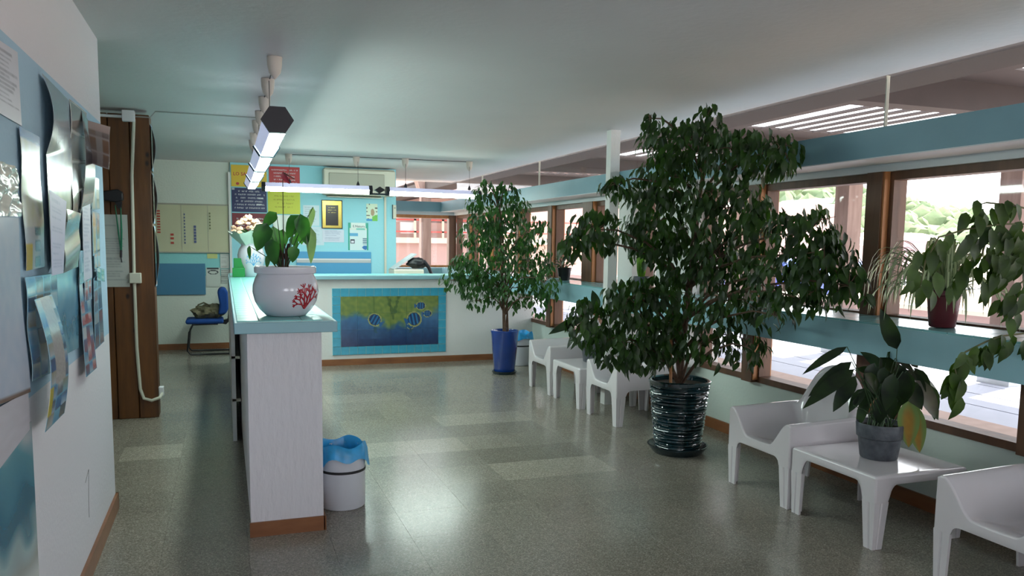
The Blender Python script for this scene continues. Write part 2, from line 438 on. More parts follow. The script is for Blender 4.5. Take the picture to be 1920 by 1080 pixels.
order = sorted([(seen(t[2], t[3]) if seen(t[2], t[3]) and not hidden(t[2], t[3]) else 99, t) for t in tiles], key=lambda q: q[0])
rest = MB()
for n, (z, (i, j, cx, cy)) in enumerate(order):
    k = tile_tone(cx, cy)
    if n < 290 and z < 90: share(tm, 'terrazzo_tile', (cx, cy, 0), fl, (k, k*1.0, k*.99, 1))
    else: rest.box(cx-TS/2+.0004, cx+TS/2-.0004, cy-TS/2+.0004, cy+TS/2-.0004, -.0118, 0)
ro = rest.build('terrazzo_tile', 'floor', fl); ro['kind'] = 'stuff'

struct('ceiling', MB().box(-3.2, XW, YN, YF+.3, ZC, ZC+.2), 'ceil', 'pale grey-green painted plaster ceiling')
struct('wall_left', MB().box(-.76, -.6, YN, 4.8, 0, ZC), 'blueband', 'white wall with a pale blue painted band behind posters')
struct('wall_far_left', MB().box(-3.2, -3.05, 4.0, YB+.2, 0, ZC), 'white', 'white wall of the passage behind the poster wall')
struct('wall_passage', MB().box(-3.05, -.76, 4.0, 4.15, 0, ZC), 'white', 'white wall closing the side passage')
struct('wall_back', MB().box(-3.2, .1, YB, YB+.15, 0, ZC), 'backband', 'white rear wall with turquoise band behind the planner board')
bwl = struct('wall_rear', MB().box(.1, 2.36, YB-.04, YB+.15, 0, ZC), 'bluewall', 'turquoise wall behind the reception counter')
struct('trim_1', MB().box(.07, .1, YB-.05, YB, 0, 2.4), 'white', 'white edge strip where the turquoise wall begins')
struct('wall_rear_side', MB().box(2.21, 2.36, YB+.15, YF+.2, 0, ZC), 'white', 'side of the rear room wall')
struct('wall_added_behind', MB().box(-3.2, XW+.16, YN-.15, YN, 0, .9).box(-3.2, XW+.16, YN-.15, YN, 2.1, ZC).box(.9, 1.5, YN-.15, YN, .9, 2.1).box(-1.6, -.6, YN-.15, YN, .9, 2.1).box(2.9, XW+.16, YN-.15, YN, .9, 2.1), 'white', 'unseen white wall with openings, added behind the camera to limit incoming light')  # unseen wall, added to darken the near end of the room
struct('baseboard_back', MB().box(-3.05, .1, YB-.015, YB, 0, .08), 'base', 'dark skirting along the rear wall')
struct('baseboard_left', MB().box(-.6, -.585, YN, 4.815, 0, .09), 'base', 'brown wooden skirting along the poster wall')
struct('trim_2', MB().box(-.775, -.585, 4.8, 4.815, 0, .09), 'base', 'brown skirting at the end of the poster wall')
# right wall: low wall, window strip, sill, windows, beam, clerestory
struct('wall_right', MB().box(XW, XW+.16, YN, YF+.16, 0, .48), 'lowwall', 'low white wall under the right-hand windows')
struct('wall_far', MB().box(2.36, XW, YF, YF+.16, 0, .48), 'lowwall', 'low white wall under the far windows')
struct('baseboard_right', MB().box(XW-.015, XW, YN, YF, 0, .085), 'base', 'brown wooden skirting under the right-hand windows')
struct('wall_lintel', MB().box(XW-.06, XW+.16, YN, YF+.16, 1.95, 2.005).box(2.36, XW-.06, YF-.06, YF+.16, 1.95, 2.005), 'beamwhite', 'white strip above the window frames')
struct('beam_right', MB().box(XB, XW+.16, YN, YF+.16, 2.0, 2.16), 'beam', 'long teal-blue painted beam above the right-hand windows')
struct('beam_far', MB().box(2.36, XB, YF-.3, YF+.16, 2.0, 2.16), 'beam', 'teal-blue painted beam above the far windows')
struct('trim_3', MB().box(XB+.002, XW-.06, YN, YF-.3, 1.994, 2.0), 'beamwhite', 'white underside of the teal beam')
so = struct('column', MB().box(3.325, 3.418, 6.66, 6.75, 0, ZC), 'white', 'slim square white column rising in front of the windows')
struct('wall_pier', MB().box(XW-.13, XW+.16, 5.75, 6.33, .48, 2.0).box(XW-.13, XW+.16, 6.78, 7.08, .48, 2.0), 'white', 'white pier between two window bays')
# sill with its tiles
sl = sempty('window_sill', 'blue tiled shelf running under the right-hand and far windows', 'sill', (XB, 0, 0))
MB().box(XB, XW+.02, YN, YF+.02, .885, 1.066).box(2.36, XB, YF-.35, YF+.02, .885, 1.066).build('sill_body', 'sillface', sl)
MB().box(XB+.004, XW-.04, YN, YF-.3, 1.0661, 1.070).build('grout_bed', 'grout', sl)
stm = boxmesh('sill_tile', 'sill', (XW-.04-XB)-.006, .146, .012, .0015)
y = 1.6
while y < YF-.35:
    if not (5.7 < y < 5.0): share(stm, 'sill_tile', ((XB+XW-.04)/2, y, 1.085), sl).rotation_euler = (0, -.04, 0)
    y += .151

def window(n, y0, y1, lower=True):
    w = sempty('window_%d' % n, 'brown wooden framed window bay number %d from the near end of the right wall' % n if False else 'brown framed window with clear pane between two posts', 'window', (XW, (y0+y1)/2, .48))
    b = MB()
    b.box(XW-.02, XW+.08, y0, y1, 1.90, 1.95).box(XW-.02, XW+.08, y0, y1, 1.066, 1.10)
    b.box(XW-.02, XW+.08, y0, y0+.035, 1.10, 1.90).box(XW-.02, XW+.08, y1-.035, y1, 1.10, 1.90)
    b.build('window_frame', 'frame', w)
    b = MB().box(XW-.02, XW+.1, y0, y1, .48, .525).box(XW-.02, XW+.08, y0, y1, .83, .885)
    b.box(XW-.02, XW+.08, y0, y0+.03, .525, .83).box(XW-.02, XW+.08, y1-.03, y1, .525, .83)
    b.build('window_frame', 'frame', w)
    MB().box(XW+.028, XW+.033, y0+.035, y1-.035, 1.10, 1.90).build('pane', 'glass', w)
    MB().box(XW+.028, XW+.033, y0+.03, y1-.03, .525, .83).build('pane', 'glass', w)
    return w
bays = [(-.8, .36), (.48, 1.55), (1.67, 2.72), (2.82, 3.80), (3.94, 4.98), (5.10, 5.75), (6.33, 6.78), (7.08, 7.82), (8.06, 8.95), (9.07, 10.1), (10.22, 11.3), (11.42, 12.4), (12.52, 13.3)]
wl = ['window bay behind the hanging spider plant', 'window bay right of the dark ribbed pot, seen behind big ficus lobe']
for n, (a, b_) in enumerate(bays):
    w = window(n+1, a, b_)
    w['label'] = ['window bay beside the camera, nearest of the right wall', 'second right-hand window bay, just outside the picture', 'window bay right beside the foreground chair',
      'window bay behind the red pot with the striped spider plant', 'large window bay between the thick brown post and the big ficus crown', 'narrow window bay before the white pier, behind the ficus crown',
      'slim window bay between white pier and column', 'window bay just beyond the square white column', 'window bay behind the small potted plant on the far sill', 'window bay right of the blue-potted ficus crown',
      'window bay behind the blue-potted ficus crown', 'window bay left behind the blue-potted ficus', 'last right-hand window bay, at the far corner'][n]
for k, y in enumerate([.42, 1.61, 2.77, 3.87, 5.04, 7.94, 9.01, 10.16, 11.36, 12.46]):
    t = .06 if abs(y-7.94) > .01 else .12
    p = sempty('window_post', 'brown wooden window post', 'post', (XW, y, .48))
    p['label'] = 'brown wooden window post, ' + ['nearest the camera', 'second from the camera', 'beside the foreground chair', 'thick and dark, left of the hanging spider plant', 'half hidden behind the big ficus crown',
       'just beyond the white column', 'right of the small plant on the far sill', 'behind the right edge of the blue-potted ficus', 'behind the middle of the blue-potted ficus', 'near the far corner'][k]
    MB().box(XW-.07, XW+.06, y-t, y+t, .48, .885).box(XW-.07, XW+.06, y-t, y+t, 1.066, 1.95).build('post_core', 'frame', p)
    MB().box(XW-.06, XW+.10, y-t-.014, y-t, .50, .885).box(XW-.06, XW+.10, y-t-.014, y-t, 1.066, 1.95).build('lit_side_strip', 'framelit', p)  # post side lit from outside, painted as a lighter strip
# far windows
fw = sempty('window_14', 'far brown framed window looking on the pink building', 'window', (3.0, YF, .48))
b = MB().box(2.36, XW, YF-.02, YF+.08, 1.90, 1.95).box(2.36, XW, YF-.02, YF+.08, 1.066, 1.10).box(2.36, XW, YF, YF+.1, .48, .525).box(2.36, XW, YF, YF+.08, .84, .885)
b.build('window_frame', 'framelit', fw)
MB().box(XW-.14, XW-.01, YF-.05, YF+.09, .48, 1.95).build('corner_post', 'frame', fw)
MB().box(2.40, XW-.14, YF+.03, YF+.035, 1.10, 1.90).build('pane', 'glass', fw)
MB().box(2.40, XW-.14, YF+.03, YF+.035, .525, .84).build('pane', 'glass', fw)
# clerestory glass
cl = sempty('window_15', 'frameless clerestory glazing between the teal beam and the ceiling', 'window', (XW, 0, 2.16))
ys = [YN, 1.4, 3.905, 7.02]
for a, b_ in zip(ys, ys[1:]): MB().box(XW+.02, XW+.026, a+.004, b_-.004, 2.16, ZC+.02).build('pane', 'glass', cl)
for a, b_ in ((7.02, 9.6), (9.6, 12), (12, YF+.05)): MB().box(XW+.02, XW+.026, a+.004, b_-.004, 2.16, ZC+.02).build('pane', 'glass', cl)
MB().box(2.36, XW, YF+.02, YF+.026, 2.16, ZC+.02).build('pane', 'glass', cl)
for yy in (1.4, 3.905, 9.6, 12): MB().box(XW+.012, XW+.034, yy-.004, yy+.004, 2.16, ZC).build('glazing_joint', 'acg', cl)

# ================================================================ OUTSIDE
tr = sempty('terrace', 'pale sunlit terrace of long boards beyond the low windows', 'terrace')
MB().box(XW+.16, 9.6, -6, 30, -.2, -.02).build('terrace_base', 'deckgap', tr)
MB().box(XW+.16, 6.23, -6, 30, -.02, .003).build('kerb_strip', 'pinkstone', tr)
x = 6.24; dm = None
while x < 9.3:
    MB().box(x, x+.525, -6, 30, -.02, 0).build('deck_board', 'deck', tr); x += .55
gm = mat('dry_ground', '#bda58f', .95, var=.1, vscale=.5)
struct('ground', MB().box(9.3, 30, -30, 120, -.6, -.25).box(-20, 9.3, 30, 120, -.6, -.25).box(-20, 2.2, YF+.3, 30, -.6, -.05).box(2.2, XW+.16, YF+.2, 30, -.6, -.03), gm, 'sunlit ground beyond the terrace')
pg = sempty('pergola', 'timber pergola with slatted bays over the terrace', 'pergola', (5.8, 8, 0))
b = MB().box(XW+.16, 4.3, -4, 30, ZC+.02, ZC+.2)
b.build('soffit_beam', mat('dark_soffit', '#2e2624', .8), pg)
ZR = 2.9
open_y = [(-1.2, 1.1), (2.4, 4.75), (5.87, 8.2), (9.4, 11.7), (12.9, 15.2), (16.4, 18.7), (20, 22.2)]
edges = [-4] + [v for o_ in open_y for v in o_] + [30]
MB().box(4.3, 5.86, -4, 30, ZR, ZR+.02).build('roof_panel', 'pergola', pg)
MB().box(7.36, 8.4, -4, 30, ZR, ZR+.02).build('roof_panel', 'pergola', pg)
for k in range(0, len(edges), 2):
    MB().box(5.86, 7.36, edges[k], edges[k+1], ZR, ZR+.02).build('roof_panel', 'pergola', pg)
for a, b_ in open_y:
    for k in range(1, 6): 
        xx = 5.86+k*.25
        MB().box(xx-.03, xx+.03, a, b_, ZR-.012, ZR+.012).build('slat', 'pergola', pg)
for yy in (1.75, 5.3, 8.8, 12.3, 15.8):
    MB().box(4.3, 8.4, yy-.09, yy+.09, ZR-.24, ZR).build('cross_beam', 'pergola', pg)
MB().box(8.2, 8.45, -4, 30, ZR-.2, ZR).build('edge_beam', 'post', pg)
for k, yy in enumerate((1.4, 3.95, 6.5, 9.05, 11.6, 14.2, 17)):
    q = MB().box(8.1, 8.34, yy-.13, yy+.13, .1, ZR-.2).build('post', 'post', pg)
    MB().box(8.05, 8.39, yy-.2, yy+.2, 0, .1).build('footing', 'greyrail', pg)
for px in ((788, 806),):
    a = ony(px[0], 450, 16.5); c = ony(px[1], 450, 16.5)
    MB().box(a.x, c.x, 16.4, 16.6, 0, 2.9).build('post', 'post', pg)
    MB().prism([(a.x-.0, 2.45), (c.x+.0, 2.45), (c.x+.08, 2.75), (a.x-.1, 2.75)], lambda x, z: (x, 16.35, z), lambda x, z: (x, 16.65, z)).build('post_cap', 'post', pg)
# parapet
MB_ = MB().box(9.35, 9.55, 2, 23.5, -.25, .62)
par = thing('parapet', 'low pink rendered parapet wall at the terrace edge', 'wall', (9.45, 12, -.25))
MB_.build('wall_body', 'pink', par); MB().box(9.3, 9.6, 2, 23.5, .62, .68).build('coping', 'cream2', par)
# pink building seen through the far windows
bd = thing('pink_building', 'pink rendered building with red rails seen through the far window', 'building', (8, 26, -.3))
MB().box(3, 13, 25, 30, -.3, 2.1).build('wall_body', 'pink', bd)
MB().box(6.0, 13, 25.5, 30, 2.1, 4.8).build('upper_wall', 'pink', bd)
MB().box(3, 13, 24.7, 25, 1.45, 1.62).build('balcony_slab', 'cream2', bd)
for z in (1.78, 2.15): MB().box(3, 13, 24.75, 24.8, z, z+.05).build('rail', 'redrail', bd)
for x in (3.4, 4.7, 5.6, 6.5, 7.9, 9.2): MB().box(x, x+.07, 24.75, 24.8, 1.62, 2.2).build('baluster', 'cream2', bd)
for x in (4.2, 5.2, 7.0, 8.6): MB().box(x, x+.5, 24.9, 25.02, 1.75, 2.1).build('window', 'glassd', bd)
# building with the blue sign
bs = thing('shop_building', 'low pink building with a blue sign across the road', 'building', (22, 40, -.3))
a = onx(1040, 470, 20); c = onx(1225, 470, 20)
MB().box(20, 26, c.y-6, a.y+4, -.3, 3.4).build('wall_body', 'pink', bs)
MB().box(19.6, 20, c.y-6, a.y+4, 1.15, 1.45).build('canopy', 'pinkd', bs)
p1 = onx(1130, 433, 20); p2 = onx(1163, 446, 20)
for q in range(6):
    yy = p1.y+1.5-q*2.1
    f = MB().box(19.93, 20.02, yy-.8, yy+.8, 1.6, 2.25).build('window', 'cream2', bs)
    MB().box(19.9, 19.94, yy-.72, yy-.03, 1.66, 2.19).box(19.9, 19.94, yy+.03, yy+.72, 1.66, 2.19).build('pane', 'glassd', f)
p = onx(1143, 488, 19.9)
MB().box(19.8, 19.98, p.y-2.4, p.y+.9, .25, .95).build('sign_board', 'signblue', bs)
text('Avis', .62, 'inkw', bs, (19.79, p.y+.7, .38), (0, -1, 0), (0, 0, 1), align='LEFT', bold=.02)
# mauve house and others right of the big ficus
for k, (px, py0, py1, X, hgt, wd, mname, lab) in enumerate([(1625, 438, 480, 36, 1.9, 5, 'pinkd', 'small mauve house at the foot of the hill'), (1500, 445, 500, 30, 1.6, 6, 'pink', 'pale pink house behind the big ficus crown'), (1800, 470, 500, 33, 1.2, 6, 'cream2', 'low cream house right of the thick window post')]):
    q = onx(px, 460, X); h = thing('house', lab, 'house', (X, q.y, -.3))
    MB().box(X, X+4, q.y-wd/2, q.y+wd/2, -.3, hgt).build('wall_body', mname, h)
    MB().prism([(q.y-wd/2-.2, hgt), (q.y+wd/2+.2, hgt), (q.y, hgt+.5)], lambda y, z: (X-.2, y, z), lambda y, z: (X+4.2, y, z)).build('roof', 'cream2', h)
    for s in (-.25, .2): MB().box(X-.05, X+.01, q.y+s*wd-.4, q.y+s*wd+.4, .5, 1.1).build('window', 'glassd', h)
def car(px, X, m, lab):
    q = onx(px, 500, X); c = thing('car', lab, 'car', (X, q.y, -.25))
    prof = [(-2.1, .3), (2.1, .3), (2.15, .75), (1.3, .88), (.75, 1.35), (-1.0, 1.38), (-1.75, .95), (-2.15, .85)]
    MB().prism(prof, lambda y, z: (X-.8, q.y+y, z-.25), lambda y, z: (X+.8, q.y+y, z-.25)).build('body', m, c, bevel=.06)
    MB().prism([(-1.5, .93), (1.15, .93), (.68, 1.28), (-.95, 1.3)], lambda y, z: (X-.82, q.y+y, z-.25), lambda y, z: (X+.82, q.y+y, z-.25)).build('side_window', 'carglass', c)
    for y in (-1.35, 1.35):
        MB().tube([(X-.85, q.y+y, .07), (X-.6, q.y+y, .07)], .32, 16).build('wheel', 'black', c); MB().tube([(X+.6, q.y+y, .07), (X+.85, q.y+y, .07)], .32, 16).build('wheel', 'black', c)
car(1462, 17, 'car', 'blue car glimpsed through the ficus leaves'); car(1545, 24, 'car', 'second blue car, farther off, behind the right lobe of the big ficus')
# hillside
hb = MB(); NA, NR = 70, 26
def ridge(a):
    pts = [(-.4, 3), (.1, 2.5), (.3, 6), (.5, 8), (.66, 8.6), (.74, 7.0), (.82, 4.6), (.9, 3.0), (1.1, 2.0), (1.8, 2)]
    for (a0, h0), (a1, h1) in zip(pts, pts[1:]):
        if a <= a1: t = max(0, (a-a0)/(a1-a0)); return h0*(1-t)+h1*t
    return 2
def hillz(a, t): return -.3 + (ridge(a)*1.05+1.6)*(t**.8) + 1.2*(nz(a*14, t*6, 1, 3)-.5)*min(1, t*2)
for i in range(NA+1):
    for j in range(NR+1):
        a = -.3+2.0*i/NA; t = j/NR; d = 60+50*t
        hb.v.append((d*math.sin(a), d*math.cos(a), hillz(a, t)))
for i in range(NA):
    for j in range(NR):
        k = i*(NR+1)+j; hb.f.append((k, k+1, k+NR+2, k+NR+1))
struct('hillside', hb, 'hillm', 'pale scrubby hillside rising beyond the terrace', smooth=True)
sb = MB()
ico = [(0,0,1)]+[(.85*math.cos(k*PI/3), .85*math.sin(k*PI/3), .45) for k in range(6)]+[(math.cos(k*PI/3+.5), math.sin(k*PI/3+.5), -.2) for k in range(6)]
icf = [(0, 1+k, 1+(k+1)%6) for k in range(6)]+[(1+k, 7+k, 1+(k+1)%6) for k in range(6)]+[(7+k, 7+(k+1)%6, 1+(k+1)%6) for k in range(6)]
for k in range(1500):
    a = random.uniform(.2, 1.15); t = random.random()**.8; d = 60+50*t; s = random.uniform(.4, 1.3)
    o = Vector((d*math.sin(a), d*math.cos(a), hillz(a, t)))
    sb.add([o+Vector(p)*s*random.uniform(.8, 1.2) for p in ico], icf)
o = sb.build('hill_scrub', 'shrub', None, smooth=True); tag(o, 'low green scrub dotted over the hillside', 'shrubs', kind='stuff')

# ---------------------------------------------------------------- leaves
def leafgeo(L, W, droop=.3, fold=.25, n=4, shape=0):
    """leaf lying along +X, normal +Z; returns verts and faces"""
    vs = []; fs = []
    for i in range(n+1):
        t = i/n; x = L*t
        if shape == 0: wv = W*.5*math.sin(PI*min(1, t**.75*1.0))**.8 if 0 < t < 1 else 0
        elif shape == 1: wv = W*.5*(math.sin(PI*t**.6)**.7 if 0 < t < 1 else 0)
        else: wv = W*.5*(1-t)**.5*(min(1, t*6+.3))
        z = -droop*L*t*t
        vs += [(x, -wv, z+fold*wv), (x, 0, z), (x, wv, z+fold*wv)]
    for i in range(n):
        k = i*3; fs += [(k, k+3, k+4, k+1), (k+1, k+4, k+5, k+2)]
    return vs, fs
def leafframe(d, up):
    d = d.normalized(); y = up.cross(d)
    if y.length < 1e-4: y = Vector((1, 0, 0)).cross(d)
    y.normalize(); z = d.cross(y)
    return Matrix((d, y, z)).transposed()
def leafmesh(name, m, *a, **k):
    vs, fs = leafgeo(*a, **k); me = bpy.data.meshes.new(name); me.from_pydata(vs, [], fs); me.materials.append(MT[m]); me.shade_smooth(); return me

def ficus(root, lobes, Yc, trunk_pts, leafL, m, n_single, per, depthr=.3, twigs=5, dens=1.0, branchr=.012, xmax=3.12):
    base = wloc(root); tk = [Vector(p) for p in trunk_pts]
    brs = MB(); leaves = []
    for (px, py, rx, ry, dy, dn) in lobes:
        c = ony(px, py, Yc+dy)
        if c.x > xmax: c = onx(px, py, xmax)
        sc = (c-EYE).dot(CF)/FPX
        RX, RZ = rx*sc, ry*sc; RY = min(depthr, max(RX, .12))
        # branch from the trunk
        h = c.z - RZ*.2-.25
        j = min(range(len(tk)), key=lambda q: abs(tk[q].z-h)); s0 = tk[j]
        mid = (s0+c)/2+Vector((0, 0, .12)); brs.tube([s0, s0.lerp(mid, .5)+Vector((0, 0, .04)), mid, c.lerp(mid, .4)+Vector((0, 0, .03)), c], [branchr, branchr*.85, branchr*.7, branchr*.5, branchr*.35], 6)
        cnt = int(per*dn*dens*(rx*ry)*sc*sc*PI)
        ends = []
        for q in range(twigs):
            e = c+Vector((random.uniform(-1, 1)*RX*.8, random.uniform(-1, 1)*RY*.8, random.uniform(-.9, .6)*RZ))
            m_ = c.lerp(e, .5)+Vector((0, 0, .05*RZ+.02)); brs.tube([c, m_, e], [branchr*.35, branchr*.25, .0015], 4, cap=False); ends.append((m_, e))
        for q in range(cnt):
            while True:
                v = Vector((random.uniform(-1, 1), random.uniform(-1, 1), random.uniform(-1, 1)))
                if v.length < 1: break
            if random.random() < .45: v = v.normalized()*random.uniform(.75, 1.04)
            p = c+Vector((v.x*RX, v.y*RY, v.z*RZ))
            if nz(p.x*7, p.z*7, 1, 9+p.y*2) < .34: continue
            if .55 < p.z < 1.75 and abs(p.x-base.x-.0) < .075 and p.y < Yc and random.random() < .8: continue
            if p.x > 3.38 and not 1.12 < p.z < 1.9: p.x = 3.38-random.random()*.2
            p.x = min(p.x, 3.66); p.z = min(p.z, 2.48)
            d = Vector((v.x*.5+random.uniform(-.5, .5), v.y*.5+random.uniform(-.5, .5), -random.uniform(.5, 1.3)))
            up = Vector((v.x+random.uniform(-.6, .6), v.y-.3+random.uniform(-.6, .6), random.uniform(.2, 1)))
            leaves.append((p, leafframe(d, up), random.uniform(.7, 1.2)))
    brs.build('branches', 'bark' if branchr > .008 else 'twig', root, smooth=True)
    leaves.sort(key=lambda q: (q[0]-EYE).length)
    # of the nearest quarter take singles evenly
    meshes = [leafmesh('leaf', m, leafL, leafL*.46, dr, .3) for dr in (.15, .3, .45)]
    step = 1; single = leaves[:n_single]
    for (p, R, s) in single:
        o = bpy.data.objects.new('leaf', random.choice(meshes)); COL.objects.link(o); o.parent = root
        o.matrix_local = Matrix.Translation(p-base) @ R.to_4x4() @ Matrix.Scale(s, 4)
    st = MB(); geos = [leafgeo(leafL, leafL*.46, dr, .3, 3) for dr in (.15, .3, .45)]
    for (p, R, s) in leaves[n_single:]:
        vs, fs = random.choice(geos); st.add([p+R@(Vector(v)*s) for v in vs], fs)
    if st.v:
        o = st.build('foliage', m, root, smooth=True); o['kind'] = 'stuff'
    return len(leaves)

def potlathe(prof): return prof
# ================================================================ PANEL AND LEFT SIDE
PY = 7.23
pn = thing('wooden_partition', 'tall stained pine partition board standing beyond the poster wall', 'partition', (-1.1, PY+.1, 0))
MB().box(-1.9, -.86, PY+.01, PY+.18, 0, 2.49).build('wide_board', 'panel', pn, bevel=.006)
MB().box(-.855, -.70, PY+.004, PY+.18, 0, 2.49).build('wide_board', 'panel', pn, bevel=.006)
MB().box(-.695, -.55, PY, PY+.2, 0, 2.49).build('edge_board', 'panel', pn, bevel=.006)
cd = thing('cable_conduit', 'off-white conduit with boxes running down the wooden partition', 'conduit', (-.69, PY-.02, .15))
MB().tube([(-.66, PY-.012, 2.45), (-.69, PY-.012, 2.0), (-.70, PY-.012, 1.2)], .013, 8).build('conduit', 'cream', cd, smooth=True)
MB().tube([(-.70, PY-.012, 1.14), (-.70, PY-.012, .6), (-.685, PY-.012, .25), (-.66, PY-.015, .17), (-.6, PY-.02, .15), (-.54, PY-.02, .17), (-.52, PY+.02, .2)], .013, 8).build('conduit', 'cream', cd, smooth=True)
MB().box(-.745, -.65, PY-.05, PY-.001, 2.425, 2.515).build('junction_box', 'whitep', cd, bevel=.006)
MB().box(-.735, -.645, PY-.045, PY-.001, 1.13, 1.215).build('switch_box', 'cream', cd, bevel=.006)
MB().box(-.549, -.51, PY+.03, PY+.1, .17, .25).build('socket', 'whitep', cd, bevel=.005)
MB().tube([(-1.9, PY-.012, 2.465), (-.74, PY-.012, 2.465)], .012, 8).build('conduit', 'whitep', cd, smooth=True)
o = MB().tube([(-.65, PY-.012, 2.47), (-.54, PY-.012, 2.47), (-.5, PY, 2.521), (0, PY, 2.522), (.3, PY, 2.522)], .0055, 6).build('ceiling_cable', 'wire'); tag(o, 'thin cable crossing the ceiling from the partition to the lamp row', 'cable')
pp = ony(200, 403, PY); p2 = ony(243, 403, PY); p3 = ony(240, 538, PY)
o = sheet('paper_notice', [(-.93, PY-.006, 1.685), (-.735, PY-.006, 1.685), (-.735, PY-.006, 1.10), (-.93, PY-.006, 1.10)], doc('#b9bdb8', '#8d9294', 26, 4), 24, 60, normal=(0, -1, 0)); tag(o, 'tall grey printed notice pinned on the wooden partition', 'notice')
th = thing('wall_lamp', 'small black clip lamp hanging on the wooden partition above the notice', 'lamp', (-.83, PY-.04, 1.82))
MB().prism([(-.93, 1.80), (-.80, 1.78), (-.755, 1.80), (-.755, 1.86), (-.79, 1.885), (-.93, 1.86)], lambda x, z: (x, PY-.09, z), lambda x, z: (x, PY-.005, z)).build('body', 'black', th, bevel=.008)
MB().prism([(-.82, 1.79), (-.765, 1.79), (-.77, 1.74), (-.79, 1.73)], lambda x, z: (x, PY-.07, z), lambda x, z: (x, PY-.02, z)).build('clip', 'black', th)
ly = thing('lanyard', 'green lanyard hanging from the black clip on the partition', 'lanyard', (-.78, PY-.05, 1.6))
MB().tube([(-.815, PY-.06, 1.76), (-.80, PY-.045, 1.55), (-.79, PY-.03, 1.40)], [.004, .007, .006], 6).build('strap', 'greenlan', ly); MB().tube([(-.775, PY-.06, 1.76), (-.778, PY-.045, 1.55), (-.785, PY-.03, 1.40)], [.004, .009, .007], 6).build('strap', 'greenlan', ly)
MB().tube([(-.787, PY-.03, 1.40), (-.79, PY-.03, 1.34)], .009, 8).tube([(-.79, PY-.03, 1.34), (-.785, PY-.03, 1.30)], .005, 6).build('hook', 'dark', ly)
SX = -.548
for k, (z0, z1, fn, lab) in enumerate([(2.05, 2.42, collage(['#3d5f9c', '#7fa3cf', '#cfd6e2'], 1, 3, 3), 'blue poster on the narrow side of the wooden partition, topmost'), (1.62, 2.03, collage(['#8a6a70', '#a39aa0', '#d0d0d6'], 1, 3, 8), 'rose-grey leaflet on the partition side, second from top'), (1.1, 1.6, collage(['#a6cfd6', '#dfe6ea', '#d0773a'], 1, 5, 2), 'pale leaflet with orange patch on the partition side, lowest')]):
    o = sheet('leaflet', [(SX, PY+.02, z1), (SX, PY+.19, z1), (SX, PY+.19, z0), (SX, PY+.02, z0)], fn, 6, 16, normal=(1, 0, 0), curl=lambda u, v: .035*math.sin(PI*v)*(1-u)+.004); tag(o, lab, 'leaflet')

# poster wall: sheets given by pixel corners measured on the wall plane
WX = -.6
SEA = ['#2b62a8', '#4f97c8', '#86c3dc', '#d8dcd6', '#9c8f7a', '#2a3b5c', '#c9d8e6']
def poster(name, px, fn, nx, ny, label, cat, off=.004, m='paint', curl=None, group=None):
    cs = [onx(x, y, WX+off) for x, y in px]
    o = sheet(name, cs, fn, nx, ny, m, curl=curl, normal=(1, 0, 0)); tag(o, label, cat, group); return o
wv = lambda a, k=3: (lambda u, v: a*(.5+.5*math.sin(k*PI*v+u*2))*(1-.3*u))
poster('notice', [(-40, 50), (32, 98), (40, 236), (-40, 190)], doc('#cfcdd6', '#85838f', 12, 2, .1, .85, .3, .95, .9), 30, 50, 'white typed notice pinned at the top left of the poster wall', 'notice')
poster('boat_poster', [(76, 137), (128, 190), (137, 415), (95, 512)], scene_paint([(0, '#77869c'), (.3, '#8c99a4'), (.5, '#c8cfc6'), (.62, '#8d9a90'), (.8, '#cdd3c0'), (1, '#5a665e')], 3, 5, .2), 24, 60, 'tall grey-blue sea poster curling off the wall, highest of the row', 'poster', .008, 'glossprint', curl=lambda u, v: .03*(1-u)*math.sin(PI*min(1, v*2.5))+.004)
poster('map_poster', [(33, 237), (71, 257), (83, 500), (47, 508)], lambda u, v: hx('#4f7fc0') if v < .07 else (mixc(hx('#cdd0a8'), hx('#dfe3e6'), nz(u*3, v*4, 2)) if v < .7 else (hx('#d8bd4a') if u < .35 and v > .8 else (hx('#5f8f9c') if .45 < u < .8 and int(v*24) % 3 else hx('#c3c9cc')))), 20, 50, 'narrow yellow and blue map poster in a shiny sleeve, left part of wall', 'poster', .006, 'glossprint', curl=wv(.006))
poster('plastic_sleeve', [(-40, 290), (24, 316), (28, 406), (-40, 404)], lambda u, v: mixc(hx('#b9bdb0'), hx('#eef0e4'), nz(u*8, v*8, 2)), 24, 24, 'crumpled shiny plastic sleeve at the left picture edge', 'sleeve', .008, 'glossprint', curl=lambda u, v: .03*nz(u*5, v*5, 1.5, 2))
poster('wall_chart', [(-40, 404), (29, 408), (52, 735), (-40, 772)], lambda u, v: mixc(hx('#b5bac6'), hx('#8fa4bd'), nz(u*9, v*12, 1)*.6) if v < .97 else hx('#6e5648'), 30, 60, 'large faded grey chart with dark lower rail at the left edge', 'chart', .012, curl=wv(.01, 2))
poster('white_sheet', [(-40, 785), (52, 733), (55, 805), (-40, 930)], lambda u, v: mixc(hx('#c5c3cb'), hx('#a9a6ae'), nz(u*5, v*7, 1)*.5), 14, 20, 'plain white sheet hanging under the faded chart', 'sheet', .01)
poster('beach_poster', [(-40, 850), (58, 790), (73, 1090), (-40, 1250)], scene_paint([(0, '#c5d0d6'), (.15, '#5f9fb0'), (.35, '#4a8fa8'), (.5, '#2f6f8c'), (.62, '#9cb9c0'), (.8, '#8f9296'), (1, '#b5b8bb')], 6, 3, .25), 30, 60, 'large beach photo poster low at the left picture edge', 'poster', .006, 'glossprint')
poster('dark_poster', [(126, 185), (158, 212), (163, 395), (132, 420)], collage(['#3a332f', '#6d6259', '#8f8a80', '#242220'], 1, 4, 6, '#d0d0c8'), 16, 40, 'dark brown poster immediately right of the tall sea poster', 'poster', .006, 'glossprint', curl=wv(.012, 3))
